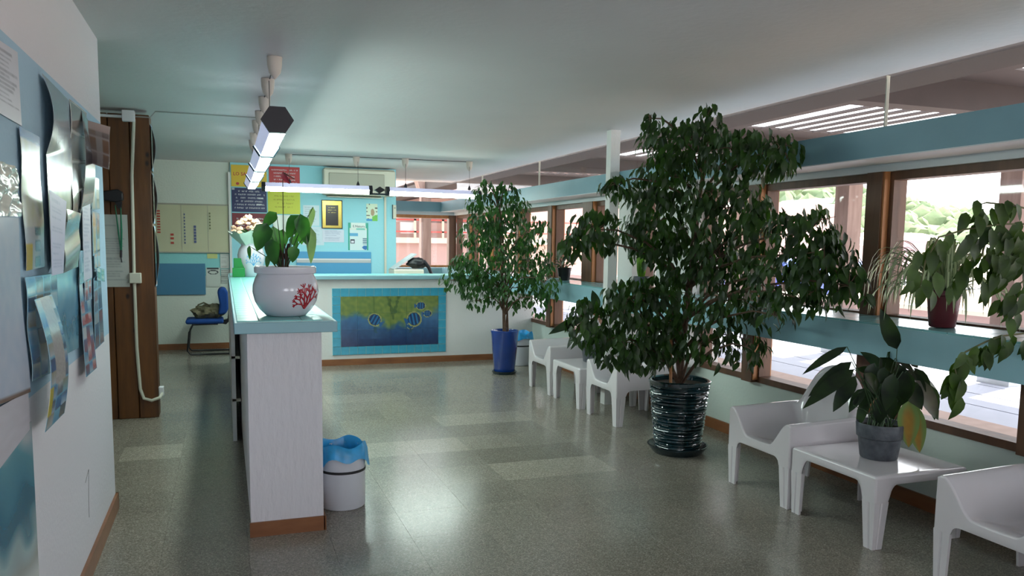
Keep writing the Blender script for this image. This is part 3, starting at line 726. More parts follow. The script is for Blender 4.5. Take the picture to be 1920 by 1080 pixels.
poster('dark_poster', [(152, 205), (166, 228), (172, 390), (150, 402)], collage(['#3c3f4c', '#73808c', '#4a9fae', '#a3aeb2'], 1, 5, 9, '#3c3a38'), 14, 40, 'slim dark poster with teal patch left of the curled flyer', 'poster', .016, 'glossprint', curl=lambda u, v: .02*math.sin(PI*v))
poster('typed_sheet', [(92, 356), (124, 378), (118, 512), (97, 517)], doc('#c8c8e2', '#9da3c4', 20, 7), 24, 50, 'lilac typed sheet overlapping the bottom of the tall sea poster', 'notice', .05)
poster('coast_poster', [(122, 392), (148, 400), (146, 500), (116, 512)], scene_paint([(0, '#cfd8cc'), (.3, '#4a9fb5'), (.45, '#5f6a62'), (.6, '#8d867a'), (1, '#6f6a60')], 8, 4), 20, 30, 'small coast poster with teal sea and grey rocks', 'poster', .03, 'glossprint', curl=wv(.01))
poster('typed_sheet', [(153, 355), (168, 362), (172, 520), (157, 528)], doc('#ccd0e0', '#9aa3bd', 22, 12), 12, 50, 'narrow pale typed sheet beside the coast poster', 'notice', .02)
poster('collage_poster', [(44, 520), (104, 512), (117, 690), (58, 715)], collage(SEA, 4, 6, 21), 32, 40, 'blue photo collage poster hanging over the edge of the painted band', 'poster', .01, 'glossprint', curl=wv(.006))
poster('sea_poster', [(104, 510), (146, 500), (147, 652), (116, 668)], scene_paint([(0, '#8fc3d6'), (.4, '#5fa0c6'), (.7, '#4f8fae'), (1, '#7fb3c6')], 14, 6, .3), 20, 30, 'hazy light blue underwater poster right of the photo collage', 'poster', .006, 'glossprint')
poster('folding_map', [(64, 562), (96, 552), (108, 775), (70, 812)], lambda u, v: (mixc(hx('#a9a3a6'), hx('#c9c4bd'), nz(u*9, v*20, 2)) if .25 < u < .85 and v < .68 else (hx('#c9b83c') if u < .2 and .68 < v < .9 else collage(SEA, 3, 9, 33)(u, v))), 20, 60, 'long unfolded tourist map hanging below the collage poster', 'map', .03, 'glossprint', curl=lambda u, v: .03*math.sin(PI*v)+.02*v)
poster('brochure', [(147, 520), (164, 516), (172, 690), (151, 708)], collage(['#cfd6dc', '#4f86c0', '#d8e2e6', '#b53a44', '#3f7fb0'], 3, 8, 41), 16, 50, 'slim white and blue brochure column, hanging below the band edge', 'brochure', .012, 'glossprint', curl=lambda u, v: .02*v)
poster('brochure', [(175, 522), (188, 512), (195, 640), (178, 656)], collage(['#7f93a6', '#3f5f86', '#2f3f56', '#9fb0ba', '#7a3f4a'], 2, 6, 47), 12, 40, 'dark blue brochure column nearest the end of the poster wall', 'brochure', .012, 'glossprint')
small = [((172, 395), (186, 400), (187, 470), (174, 480), ['#c9a24a', '#4a5f86', '#d0d3d0'], 'small flyer with golden band below the slim dark poster'),
 ((148, 470), (156, 470), (157, 530), (149, 534), ['#4f5f86', '#a9b6c9'], 'small striped blue card beside the coast poster'),
 ((176, 470), (187, 468), (188, 500), (177, 504), ['#e0a27f', '#c9d3d6'], 'small card with an orange shell'),
 ((181, 500), (195, 505), (196, 528), (182, 526), ['#4f8f8c', '#dfe6e0'], 'small teal card near the wall end'),
 ((158, 528), (171, 522), (172, 560), (159, 566), ['#3f5f9c', '#c94a52', '#d8dde6'], 'small red and blue card above the slim brochure column'),
 ((170, 330), (185, 335), (187, 392), (172, 394), ['#c9cfc0', '#8f9a8c', '#dfe3dc'], 'shiny pale flyer under the curled flyer')]
for k, (a, b_, c, d, pal, lab) in enumerate(small):
    poster('flyer', [a, b_, c, d], collage(pal, 2, 3, 50+k), 8, 16, lab, 'flyer', .02, 'glossprint')
# curled flyer poking past the wall end
a = onx(165, 225, WX+.02); q = [Vector((WX+.02, a.y, 0))]
tl = onx(165, 226, WX+.03); bl = onx(170, 306, WX+.03)
Yt = tl.y
tr = ony(207, 238, Yt-.02); br = ony(204, 318, Yt-.02)
o = sheet('curled_flyer', [tl, tr, br, bl], lambda u, v: hx('#b59f98') if v < .18 else (collage(['#8a7f7c', '#6f5f5c', '#a39a96', '#8f6f5a'], 3, 3, 61, '#a89c98')(u, v)), 16, 24, 'glossprint', curl=lambda u, v: .015*math.sin(2*PI*v), normal=(0, -1, 0)); tag(o, 'brownish flyer curling out past the end of the poster wall', 'flyer')
tag(MB().tube([onx(160, 905, WX), onx(166, 880, WX), onx(166, 940, WX), onx(167, 970, WX)], .0012, 4).build('wall_crack', 'cabledark'), 'thin dark crack low in the white poster wall', 'crack')

# ================================================================ BACK WALL ITEMS
BY = YB-.04
bd_ = thing('planner_board', 'cream magnetic planner board with coloured markers on the rear wall', 'board', (-.38, YB-.02, 1.33))
MB().box(-.93, .06, YB-.02, YB-.001, 1.325, 1.945).build('board_panel', 'canvas', bd_)
MB().box(-.95, .075, YB-.035, YB-.001, 1.945, 1.965).box(-.95, .075, YB-.035, YB-.001, 1.31, 1.325).build('rail', 'acg', bd_)
for x in (-.95+.012, .075): MB().box(x-.012, x, YB-.032, YB-.001, 1.325, 1.945).build('rail', 'acg', bd_)
for x in (-.53, -.2): MB().box(x-.002, x+.002, YB-.023, YB-.02, 1.325, 1.945).build('joint', 'wire', bd_)
rnd = random.Random(3); mk = MB(); mb2 = MB(); mo = MB()
for k in range(9): z = 1.86-k*.035; mk.box(-.83, -.79, YB-.026, YB-.02, z-.012, z+.008)
for z in (1.55, 1.5, 1.44): mk.box(-.67, -.63, YB-.026, YB-.02, z-.014, z+.014)
for k in range(10): z = 1.82-k*.042; mb2.box(-.50, -.485, YB-.026, YB-.02, z-.012, z+.012)
for k in range(6): z = 1.66-k*.04; mb2.box(-.38, -.35, YB-.026, YB-.02, z-.018, z+.014)
for k in range(6): z = 1.84-k*.04; mo.box(-.185, -.165, YB-.026, YB-.02, z-.012, z+.012)
mk.build('red_markers', mat('marker_red', '#b5483a', .6), bd_); mb2.build('blue_markers', mat('marker_blue', '#56608c', .6), bd_); mo.build('olive_markers', mat('marker_olive', '#75785a', .6), bd_)
tag(MB().box(-.9, -.25, YB-.025, YB-.001, .745, 1.165).build('pinboard', 'board', None, bevel=.004), 'plain blue felt pinboard low on the rear wall', 'pinboard')
tag(sheet('notice', [(-.24, YB-.008, 1.11), (-.06, YB-.008, 1.11), (-.06, YB-.008, .85), (-.24, YB-.008, .85)], lambda u, v: hx('#3a3f44') if (v < .1 and .05 < u < .9) or (abs((u-.5)/.38)**2+abs((v-.24)/.12)**2 < 1 and abs((u-.5)/.28)**2+abs((v-.24)/.07)**2 > 1) else hx('#c6ccc4'), 24, 30, normal=(0, -1, 0)), 'white notice with black oval stamp beside the blue pinboard', 'notice')
tag(sheet('paper_sheet', [(-.055, YB-.008, 1.3), (.06, YB-.008, 1.3), (.06, YB-.008, 1.1), (-.055, YB-.008, 1.1)], doc('#c6cac4', '#9da39f', 10, 8), 12, 20, normal=(0, -1, 0)), 'white paper taped under the right end of the planner board', 'paper')
tag(sheet('paper_sheet', [(-.05, YB-.008, 1.09), (.065, YB-.008, 1.09), (.065, YB-.008, .9), (-.05, YB-.008, .9)], doc('#c0c6c0', '#5f6560', 6, 5, left=0), 12, 20, normal=(0, -1, 0)), 'white form just above the blue chair back', 'paper')
tag(sheet('sticky_note', [(-.22, YB-.006, 1.3), (-.09, YB-.006, 1.3), (-.09, YB-.006, 1.235), (-.22, YB-.006, 1.235)], lambda u, v: hx('#c9cf86'), 2, 2, normal=(0, -1, 0)), 'small yellow note under the planner board', 'note')
# signs on turquoise wall
def strokes(lines, x0, x1, ztop, dz, h, Y, seed, fill=.8):
    """rows of small raised strokes: print too small to read"""
    b = MB(); r = random.Random(seed)
    for k in range(lines):
        wd = (x1-x0)*r.uniform(.62, 1.0); x = (x0+x1-wd)/2; z = ztop-k*dz
        while x < (x0+x1+wd)/2:
            l_ = r.uniform(.006, .013)
            if r.random() < fill:
                hh = h*r.uniform(.75, 1)
                b.box(x, x+l_*.45, Y-.001, Y, z-hh/2, z+hh/2); b.box(x, x+l_, Y-.001, Y, z+hh*.3, z+hh*.5) if r.random() < .6 else b.box(x, x+l_, Y-.001, Y, z-hh*.5, z-hh*.3)
            x += l_+.003
    return b
def sign(name, x0, x1, z0, z1, m, lab, cat='sign'):
    t = thing(name, lab, cat, ((x0+x1)/2, BY-.003, z0))
    MB().box(x0, x1, BY-.008, BY-.001, z0, z1).build('panel', m, t); return t
SY = BY-.0082
s = sign('yellow_sign', .11, .57, 2.21, 2.5, 'yellow', 'golden yellow sign with red lettering at top left of the turquoise wall')
text('LO SAPEVI', .062, mat('dull_red_ink', '#a5472a', .6) and 'red', s, (.135, SY, 2.36), (1, 0, 0), (0, 0, 1), align='LEFT', bold=.001)
MB().add([(.19+.022*math.cos(a), SY-.001, 2.25+.02*math.sin(a)) for a in [k*PI/4 for k in range(8)]], [(7,6,5,4,3,2,1,0)]).build('red_mark', 'red', s)
s = sign('red_sign', .60, 1.01, 2.25, 2.5, 'red', 'red sign with white lettering near the ceiling')
strokes(5, .63, .98, 2.455, .044, .02, SY, 2).build('lettering', 'inkw', s)['kind'] = 'stuff'
s = sign('navy_sign', .11, .565, 1.87, 2.195, 'navy', 'navy blue sign with six rows of white lettering')
strokes(6, .14, .54, 2.15, .045, .022, SY, 3).build('lettering', 'inkw', s)['kind'] = 'stuff'; MB().box(.455, .52, SY-.0005, SY, 2.05, 2.07).box(.43, .5, SY-.0005, SY, 1.965, 1.985).build('highlight', 'greyrail', s)
MB().box(.115, .15, SY-.0005, SY, 2.165, 2.192).build('logo', 'greyrail', s)
s = sign('maroon_sign', .11, .565, 1.54, 1.855, 'maroon', 'maroon sign with white lettering above the bouquet')
strokes(4, .14, .54, 1.78, .045, .024, SY, 5).build('lettering', 'inkw', s)['kind'] = 'stuff'
s = sign('lime_sign', .58, 1.01, 1.855, 2.19, 'lime', 'lime yellow sign behind the thin flower stake')
strokes(4, .62, .97, 2.1, .05, .02, SY, 7).build('lettering', mat('orange_ink', '#9c8f2c', .6), s)['kind'] = 'stuff'
tag(sheet('scalloped_paper', [(.62, BY-.01, 1.84), (1.0, BY-.01, 1.84), (.93, BY-.01, 1.56), (.66, BY-.01, 1.60)], lambda u, v: hx('#e6ece4'), 10, 8, normal=(0, -1, 0), curl=lambda u, v: .01+.012*math.sin(u*14)), 'white paper hanging below the lime sign', 'paper')
tag(sheet('paper_sheet', [(1.05, BY-.003, 1.985), (1.27, BY-.003, 1.985), (1.27, BY-.003, 1.7), (1.05, BY-.003, 1.7)], doc('#c9dbe4', '#8fa3b5', 16, 31), 16, 30, normal=(0, -1, 0)), 'typed sheet left of the framed brass plaque', 'notice')
tag(sheet('paper_sheet', [(1.03, BY-.003, 1.69), (1.33, BY-.003, 1.69), (1.33, BY-.003, 1.43), (1.03, BY-.003, 1.43)], doc('#c5d8e3', '#9fb5c5', 12, 33), 16, 30, normal=(0, -1, 0)), 'pale blank-looking sheet below left of the plaque', 'notice')
tag(sheet('paper_sheet', [(1.31, BY-.006, 1.65), (1.61, BY-.006, 1.65), (1.61, BY-.006, 1.475), (1.31, BY-.006, 1.475)], doc('#cdd3e2', '#8f9ab5', 11, 36, fill=.95), 24, 24, normal=(0, -1, 0)), 'typed certificate directly below the framed brass plaque', 'notice')
t = thing('framed_plaque', 'framed brass plaque with dark engraved plate on the turquoise wall', 'plaque', (1.445, BY-.02, 1.67))
MB().box(1.30, 1.59, BY-.018, BY-.001, 1.665, 2.065).build('frame', 'dark', t, bevel=.003)
MB().box(1.312, 1.578, BY-.022, BY-.018, 1.677, 2.053).build('brass_plate', 'gold', t)
MB().box(1.355, 1.53, BY-.026, BY-.022, 1.71, 1.995).build('dark_plate', 'plaque', t)
strokes(3, 1.38, 1.505, 1.96, .035, .01, BY-.0262, 8).build('lettering', 'gold', t)['kind'] = 'stuff'
t = thing('flyer', 'flyer with brown oval and green corner near the conduit', 'flyer', (2.0, BY-.005, 1.79))
sheet('flyer_sheet', [(1.93, BY-.003, 2.03), (2.09, BY-.003, 2.03), (2.09, BY-.003, 1.785), (1.93, BY-.003, 1.785)], lambda u, v: hx('#a98f6f') if ((u-.55)/.17)**2+((v-.5)/.2)**2 < 1 else (hx('#6fc04a') if v > .72+.25*(1-u)-.1 and u > .5 else (hx('#3f8fc8') if v > .87 else (hx('#55504a') if int(v*14) % 3 == 0 and (u < .3 or u > .75) and hsh(int(v*14), int(u*8)) > .4 else hx('#cfe0c9')))), 24, 36, parent=t, normal=(0, -1, 0))
t = thing('pet_poster', 'green bordered poster with round-topped heading and blue dog mark', 'poster', (1.82, BY-.005, 1.37))
def ep(u, v):
    if u < .08 or u > .93: return hx('#2fa08a')
    if v < .2: return hx('#dde8e4') if .14 < u < .88 else hx('#3fa894')
    if v < .27: return hx('#7fc3b8') if .4 < u < .85 else hx('#d5dfd8')
    if .38 < v < .48 and u < .5: return hx('#5fa6cf')
    if ((u-.85)/.15)**2+((v-.9)/.08)**2 < 1: return hx('#2f6fb0')
    if u > .72 and .55 < v < .78 and int(v*30) % 2: return hx('#5f7f96')
    return hx('#cfe3e6')
sheet('poster_sheet', [(1.67, BY-.003, 1.755), (1.955, BY-.003, 1.755), (1.955, BY-.003, 1.365), (1.67, BY-.003, 1.365)], ep, 34, 44, parent=t, normal=(0, -1, 0))
text('E.Natura', .048, 'ink', t, (1.82, BY-.006, 1.69), (1, 0, 0), (0, 0, 1))
MB().box(1.70, 1.76, BY-.006, BY-.0055, 1.46, 1.52).build('symbol', 'ink', t); MB().box(1.71, 1.75, BY-.0065, BY-.006, 1.47, 1.50).build('symbol', 'paper', t)
t = thing('wall_panel', 'blue panel with a pale double rail behind the counter', 'panel', (1.45, BY-.02, .9))
MB().box(.95, 1.99, BY-.03, BY-.001, .75, 1.34).build('board', 'bluecab', t, bevel=.004)
MB().box(.95, 1.985, BY-.036, BY-.03, 1.185, 1.245).build('rail', 'greyrail', t); MB().box(.95, 1.985, BY-.038, BY-.036, 1.225, 1.24).build('rail', 'whitep', t)
tag(MB().box(2.185, 2.215, BY-.02, BY-.001, .9, 2.13).build('cable_duct', 'cream'), 'cream vertical cable duct on the turquoise wall', 'duct')
t = thing('intercom', 'small cream intercom with dark sides at the corner of the turquoise wall', 'intercom', (2.345, BY-.03, 1.83))
MB().box(2.31, 2.358, BY-.035, BY-.001, 1.825, 2.02).build('case', 'cream', t, bevel=.004); MB().box(2.303, 2.31, BY-.033, BY-.001, 1.82, 2.025).build('side', 'dark', t); MB().box(2.322, 2.347, BY-.038, BY-.035, 1.965, 1.99).build('button', 'acg', t)
# air conditioner
t = thing('air_conditioner', 'long cream wall-mounted air conditioner under the ceiling', 'air conditioner', (1.81, BY-.12, 2.13))
MB().box(1.31, 2.31, BY-.22, BY-.001, 2.13, 2.485).build('case', 'ac', t, bevel=.02, seg=3)
MB().box(1.38, 2.15, BY-.235, BY-.22, 2.2, 2.43).build('front_panel', 'acg', t, bevel=.01)
MB().box(1.33, 2.29, BY-.21, BY-.02, 2.486, 2.497).build('top_grille', 'acg', t)
MB().prism([(BY-.24, 2.095), (BY-.06, 2.12), (BY-.06, 2.128), (BY-.24, 2.105)], lambda y, z: (1.36, y, z), lambda y, z: (2.12, y, z)).build('air_flap', 'ac', t)

# blue office chair with bag
oc = thing('office_chair', 'blue upholstered cantilever office chair against the rear wall', 'chair', (-.25, 11.2, 0))
def rbox(x0, x1, y0, y1, z0, z1): return MB().box(x0, x1, y0, y1, z0, z1)
rbox(-.49, -.03, 10.98, 11.42, .405, .465).build('seat', 'fabric', oc, bevel=.028, seg=4)
MB().prism([(-.095, .52), (.0, .53), (.035, .60), (.03, .80), (.0, .86), (-.06, .87), (-.1, .82), (-.075, .66)], lambda x, z: (x, 11.0, z), lambda x, z: (x, 11.40, z)).build('backrest', 'fabric', oc, bevel=.025, seg=3)
MB().prism([(-.08, .40), (0, .38), (.045, .43), (.05, .62), (.035, .62), (.02, .45), (-.08, .425)], lambda x, z: (x, 11.14, z), lambda x, z: (x, 11.26, z)).build('back_bracket', 'black', oc, bevel=.008)
rbox(-.4, -.1, 11.03, 11.37, .39, .41).build('seat_pan', 'black', oc)
for y in (11.0, 11.4):
    MB().tube([(-.15, y+(.06 if y < 11.2 else -.06), .40), (-.40, y, .40), (-.45, y, .30), (-.475, y, .06), (-.44, y, .015), (-.2, y, .013), (.05, y, .013)], .012, 8).build('leg', 'black', oc, smooth=True)
MB().tube([(.05, 11.0, .013), (.05, 11.4, .013)], .012, 8).build('crossbar', 'black', oc)
hb_ = thing('handbag', 'olive camouflage cloth bag lying on the blue office chair', 'bag', (-.25, 11.2, .466))
def blob(c, r, m, nme, par, seed=0, amp=.18):
    b = MB(); N1, N2 = 14, 20; c = Vector(c)
    for i in range(N1+1):
        for j in range(N2):
            th = PI*i/N1; ph = 2*PI*j/N2; d = Vector((math.sin(th)*math.cos(ph), math.sin(th)*math.sin(ph), math.cos(th)))
            k = 1+amp*(noise.noise(d*2.2+Vector((seed, 0, 0))))
            p = c+Vector((d.x*r[0]*k, d.y*r[1]*k, d.z*r[2]*k)); p.z = max(p.z, c.z-r[2]*.92)
            b.v.append(tuple(p))
    for i in range(N1):
        for j in range(N2): b.f.append((i*N2+j, (i+1)*N2+j, (i+1)*N2+(j+1)%N2, i*N2+(j+1)%N2))
    return b.build(nme, m, par, smooth=True)
blob((-.26, 11.18, .55), (.15, .12, .085), 'olive', 'pouch', hb_, 1, .5); blob((-.13, 11.2, .555), (.11, .12, .09), mat('khaki_cloth', '#807a62', .9, bump=.3), 'pouch', hb_, 5, .4)
for dy in (-.04, .05): MB().tube([(-.36, 11.18+dy, .56), (-.34, 11.18+dy, .64), (-.27, 11.17+dy, .67), (-.2, 11.18+dy, .63), (-.17, 11.18+dy, .58)], .008, 6).build('handle', mat('strap_olive', '#5b563f', .8), hb_, smooth=True)

# ================================================================ COUNTER
cy0, cx0, cx1 = 4.13, .095, .455
ct = thing('reception_counter', 'white plastered L-shaped reception counter with blue tiled top', 'counter', (.28, 4.13, 0))
MB().box(cx0, cx1, cy0, 9.95, .075, 1.04).build('counter_wall', 'pillar', ct)
MB().box(cx1, XW, 9.7, 9.95, .075, 1.04).build('counter_wall', 'white', ct)
MB().box(cx0+.004, cx1-.004, cy0+.004, 9.9, 0, .075).box(cx1, XW-.02, 9.72, 9.9, 0, .075).build('plinth', 'white', ct)
MB().box(cx0-.006, cx1+.006, cy0-.012, cy0, 0, .075).box(cx1, cx1+.012, cy0-.012, 9.69, 0, .075).build('skirting', 'base', ct)
MB().box(cx1+.012, XW-.02, 9.682, 9.7, 0, .075).build('skirting', 'base', ct)
MB().box(.035, .53, 4.08, 10.1, 1.04, 1.095).box(.53, XB-.002, 9.62, 10.1, 1.04, 1.085).build('counter_slab', 'slab', ct, bevel=.004)
MB().box(.05, .515, 4.1, 10.05, 1.095, 1.098).box(.53, XB-.02, 9.65, 10.05, 1.085, 1.089).build('grout_bed', 'grout', ct)
tA = boxmesh('counter_tile', 'slabtile', .1, .146, .008, .0012); tB = boxmesh('counter_tile', 'slabtile', .2, .146, .008, .0012)
y = 4.175
while y < 9.95:
    share(tA, 'counter_tile', (.10, y, 1.103), ct); share(tB, 'counter_tile', (.255, y, 1.103), ct); share(tA, 'counter_tile', (.41, y, 1.103), ct); y += .1505
tC = boxmesh('counter_tile', 'slabtile', .146, .19, .008, .0012)
x = .62
while x < XB-.1:
    share(tC, 'counter_tile', (x, 9.75, 1.093), ct); share(tC, 'counter_tile', (x, 9.945, 1.093), ct); x += .1505
MB().box(.03, .058, 6.2, 9.9, 0, 1.03).build('end_board', 'whitep', ct)
MB().box(.03, .09, 6.2, 9.9, .3, .32).box(.03, .09, 6.2, 9.9, .62, .64).build('shelf', 'cream', ct)
bk = MB(); 
# mural: border tiles and painted tiles
mu = thing('tile_mural', 'ceramic tile mural of blue fish with turquoise tile border on counter front', 'mural', (1.9, 9.69, .13))
MX0, MX1, MZ0, MZ1 = 1.196, 2.598, .125, .932
MB().box(MX0, MX1, 9.688, 9.6995, MZ0, MZ1).build('grout_bed', 'tgrout', mu)
NXT, NZT = 14, 8; tw, thh = (MX1-MX0)/NXT, (MZ1-MZ0)/NZT
bm_ = boxmesh('border_tile', 'teal', tw-.006, thh-.006, .008, .0012)
bm_.transform(Matrix.Rotation(PI/2, 4, 'X'))
for i in range(NXT):
    for j in range(NZT):
        if i in (0, NXT-1) or j in (0, NZT-1): share(bm_, 'border_tile', (MX0+(i+.5)*tw, 9.681, MZ0+(j+.5)*thh), mu)
def fish(u, v, cu, cv, ru, rv, ang, flip=1):
    du, dv = (u-cu)*2.0, v-cv; c, s_ = math.cos(ang), math.sin(ang)
    a, b__ = (du*c+dv*s_)*flip, -du*s_+dv*c
    body = (a/ru)**2+(b__/rv)**2
    if body < 1:
        if body > .82: return hx('#1c2f52')
        if a > ru*.35 and False: return hx('#20335c')
        st = math.sin(a/ru*11+b__*8)
        return mixc(hx('#2f7fb5'), hx('#14264f'), .5+.5*st)
    if -ru*1.55 < a < -ru*.85 and abs(b__) < rv*(.15+.75*(-a/ru-.85)): return hx('#2b5f92')
    if body < 1.25+.3*nz(u*30, v*15, 1, 6): return hx('#a3a86c')
    return None
def mural(u, v):
    for f_ in (fish(u, v, .34, .47, .12, .11, .6, -1), fish(u, v, .745, .47, .13, .135, -.3), fish(u, v, .815, .2, .09, .075, 0), fish(u, v, .885, .36, .08, .065, 0), fish(u, v, .705, .61, .065, .06, 0)):
        if f_: return f_
    n1 = nz(u*8, v*4, 1.2, 1); n2 = nz(u*22, v*11, 1.3, 4)
    t = v+.28*(n1-.5)+.1*(n2-.5)+.12*math.sin(u*7+1)
    g = mixc(hx('#8f9a4f'), hx('#55703f'), n2)
    bl = mixc(hx('#3a6f9c'), hx('#142c58'), (v-.4)*1.6+.3*(n2-.5))
    c = mixc(g, bl, (t-.38)*6)
    if v < .75:
        k = abs(math.sin((u-.53)*14+ (v-.4)*2*(1 if u > .53 else -1))); 
        if k < .22*n2*2 and abs(u-.53) < .2: c = mixc(c, hx('#23402f'), .4)
    if .15 < u < .5 and .45 < v < .85: c = mixc(c, hx('#6f9cc0'), .45*n1*max(0, 1-abs(u-.33)*6))
    return c
IX0, IX1, IZ0, IZ1 = MX0+tw, MX1-tw, MZ0+thh, MZ1-thh
for i in range(6):
    for j in range(3):
        a0, a1 = i/6+.0005, (i+1)/6-.0005; b0, b1 = j/3+.001, (j+1)/3-.001
        X = lambda u: IX0+(IX1-IX0)*u; Z = lambda v: IZ1-(IZ1-IZ0)*v
        cs = [(X(a0), 9.687, Z(b0)), (X(a1), 9.687, Z(b0)), (X(a1), 9.687, Z(b1)), (X(a0), 9.687, Z(b1))]
        sheet('painted_tile', cs, (lambda a0, a1, b0, b1: lambda u, v: mural(a0+(a1-a0)*u, b0+(b1-b0)*v))(a0, a1, b0, b1), 24, 24, 'muraltile', mu, thick=.007, normal=(0, -1, 0))
# printer, paper tray and bag behind the counter
pt = thing('printer', 'grey box printer standing behind the counter beside the turquoise wall', 'printer', (2.3, 10.6, 0))
MB().box(2.1, 2.5, 10.45, 10.85, .74, 1.13).build('body', 'cream', pt, bevel=.012)
MB().prism([(2.1, 1.135), (2.13, 1.135), (2.42, 1.33), (2.40, 1.34)], lambda x, z: (x, 10.5, z), lambda x, z: (x, 10.8, z)).build('paper_tray', 'greyrail', pt)
dk = thing('back_desk', 'low white desk behind the reception counter', 'desk', (2.3, 10.6, 0))
MB().box(1.2, 3.3, 10.3, 11.0, .7, .735).build('desk_top', 'cream', dk)
for x in (1.25, 3.22):
    for y in (10.35, 10.92): MB().box(x, x+.05, y, y+.05, 0, .7).build('leg', 'dark', dk)
bg_ = thing('black_bag', 'black bag resting on the printer behind the counter', 'bag', (2.45, 10.6, 1.135))
blob((2.42, 10.55, 1.21), (.13, .1, .075), 'black', 'bag_body', bg_, 3, .3)
MB().tube([(2.5, 10.5, 1.24), (2.57, 10.48, 1.16), (2.62, 10.48, 1.04), (2.61, 10.48, .95)], [.03, .025, .02, .02], 8).build('strap', 'black', bg_, smooth=True)

# ================================================================ POTS ON THE COUNTER
def coralgrow(b, cz, rad_fn, ang, z, d, L, r, lv, rnd, cen):
    a0, z0 = ang, z; pts = []
    n = 3
    for i in range(n+1):
        t = i/n; aa = ang+math.sin(d)*L*t; zz = z+math.cos(d)*L*t*.17
        R = rad_fn(zz)+.001; pts.append((cen[0]+R*math.cos(aa), cen[1]+R*math.sin(aa), cen[2]+zz))
    b.tube(pts, [r*(1-.25*i/n) for i in range(n+1)], 6)
    if lv > 0:
        ea, ez = ang+math.sin(d)*L, z+math.cos(d)*L*.17
        for s in ((-.55, .5) if lv > 1 else (-.6, 0, .6)):
            coralgrow(b, cz, rad_fn, ea, ez, d+s+rnd.uniform(-.2, .2), L*rnd.uniform(.62, .85), r*.8, lv-1, rnd, cen)
prof = [(.02, 0), (.095, 0), (.105, .004), (.135, .035), (.157, .075), (.168, .125), (.166, .16), (.155, .195), (.146, .212), (.145, .218), (.156, .224), (.158, .232), (.158, .252), (.152, .258), (.14, .256), (.136, .24), (.14, .2)]
def prad(z):
    pr = [(r, zz) for r, zz in prof[1:10]]
    for (r0, z0), (r1, z1) in zip(pr, pr[1:]):
        if z <= z1: return r0+(r1-r0)*(z-z0)/max(1e-6, z1-z0)
    return .145
PC = (.30, 4.37, 1.104)
cp = thing('coral_pot', 'round white ceramic pot with red coral relief on the counter end', 'pot', PC)
MB().lathe(prof, PC, 56).build('body', 'ceramic', cp, smooth=True)
MB().lathe([(.001, .2), (.139, .2)], PC, 32).build('soil', 'soil', cp)
rnd = random.Random(12); cb = MB(); angc = -PI/2+.62
for d0, L in ((-.9, .2), (-.35, .26), (.1, .3), (.6, .25)):
    coralgrow(cb, 0, prad, angc, .045, d0, L, .0062, 3, rnd, PC)
cb.build('coral_relief', 'coral', cp, smooth=True)
an = thing('anthurium', 'green anthurium with one tall red flower growing in the coral pot', 'plant', (PC[0], PC[1], 1.3))
def pleaf(root, base, tip, wpx, Y, m='anth', bulge=.25, ptype=1, origin=None, name='leaf', tilt=0):
    """a large leaf from base px to tip px at depth Y, plus its stalk from origin"""
    A = ony(base[0], base[1], Y); B = ony(tip[0], tip[1], Y+tilt); sc = (A-EYE).dot(CF)/FPX
    d = B-A; L = d.length; view = (EYE-A).normalized(); up = (view*.8+Vector((0, 0, .5))+Vector((random.uniform(-.3, .3), 0, 0))).normalized()
    R = leafframe(d, up); vs, fs = leafgeo(L*1.02, wpx*sc, bulge*.4, .22, 6, ptype)
    b = MB().add([A+R@(Vector(v)+Vector((0, 0, 0))) + up*0 for v in vs], fs)
    o = b.build(name, m, root, smooth=True)
    if origin is not None:
        O = Vector(origin); mid = O.lerp(A, .55)+Vector((0, 0, .25*(A-O).length*.35))
        MB().tube([O, O.lerp(mid, .6)+Vector((0, 0, .01)), mid, A], [.0035, .003, .0025, .002], 6).build('stalk', 'stem', root, smooth=True)
    return o
O0 = (PC[0]-.01, PC[1], 1.31)
for (b0, t0, wd, dy, mm) in [((518, 398), (492, 426), 17, -.05, 'anth'), ((500, 418), (481, 470), 27, -.08, 'anth'), ((512, 424), (521, 498), 26, -.02, 'anth'), ((509, 448), (514, 497), 22, -.12, 'anth'),
   ((563, 401), (575, 460), 22, -.04, 'anth'), ((562, 403), (537, 446), 24, .02, 'anth'), ((587, 388), (580, 432), 9, 0, 'greyleaf'), ((583, 426), (584, 494), 15, -.03, 'greyleaf'), ((552, 461), (548, 492), 17, -.09, 'anth'),
   ((546, 443), (558, 464), 12, .04, 'anth'), ((502, 478), (501, 503), 8, -.1, 'anth'), ((467, 461), (468, 487), 6, -.02, 'anth'), ((530, 430), (522, 478), 20, .08, 'anth'), ((560, 425), (566, 458), 16, .09, 'anth'), ((487, 430), (490, 463), 22, .06, 'anth')]:
    pleaf(an, b0, t0, wd*1.3, PC[1]+dy, mm, origin=O0)
b = MB()
for k in range(9):
    a = k*.7; b.tube([(O0[0]+.03*math.cos(a), O0[1]+.03*math.sin(a), 1.3), (O0[0]+.02*math.cos(a+.4), O0[1]+.02*math.sin(a+.4), 1.40+.02*(k % 3)), (O0[0]+.035*math.cos(a), O0[1]+.03*math.sin(a), 1.48)], [.006, .005, .003], 6)
b.build('stem_bundle', 'darkstem', an, smooth=True)
s1 = ony(532, 480, PC[1]); s2 = ony(530, 330, PC[1])
MB().tube([(O0[0], O0[1], 1.3), s1, s2], [.003, .003, .002], 6).build('flower_stake', 'darkstem', an)
fa = ony(530, 322, PC[1]-.02); 
vs, fs = leafgeo(.07, .036, .3, .5, 6, 1); R = leafframe(ony(543, 352, PC[1]-.02)-fa, Vector((-.6, -.7, .3)))
MB().add([fa+R@Vector(v) for v in vs], fs).build('flower_spathe', 'redflower', an, smooth=True)
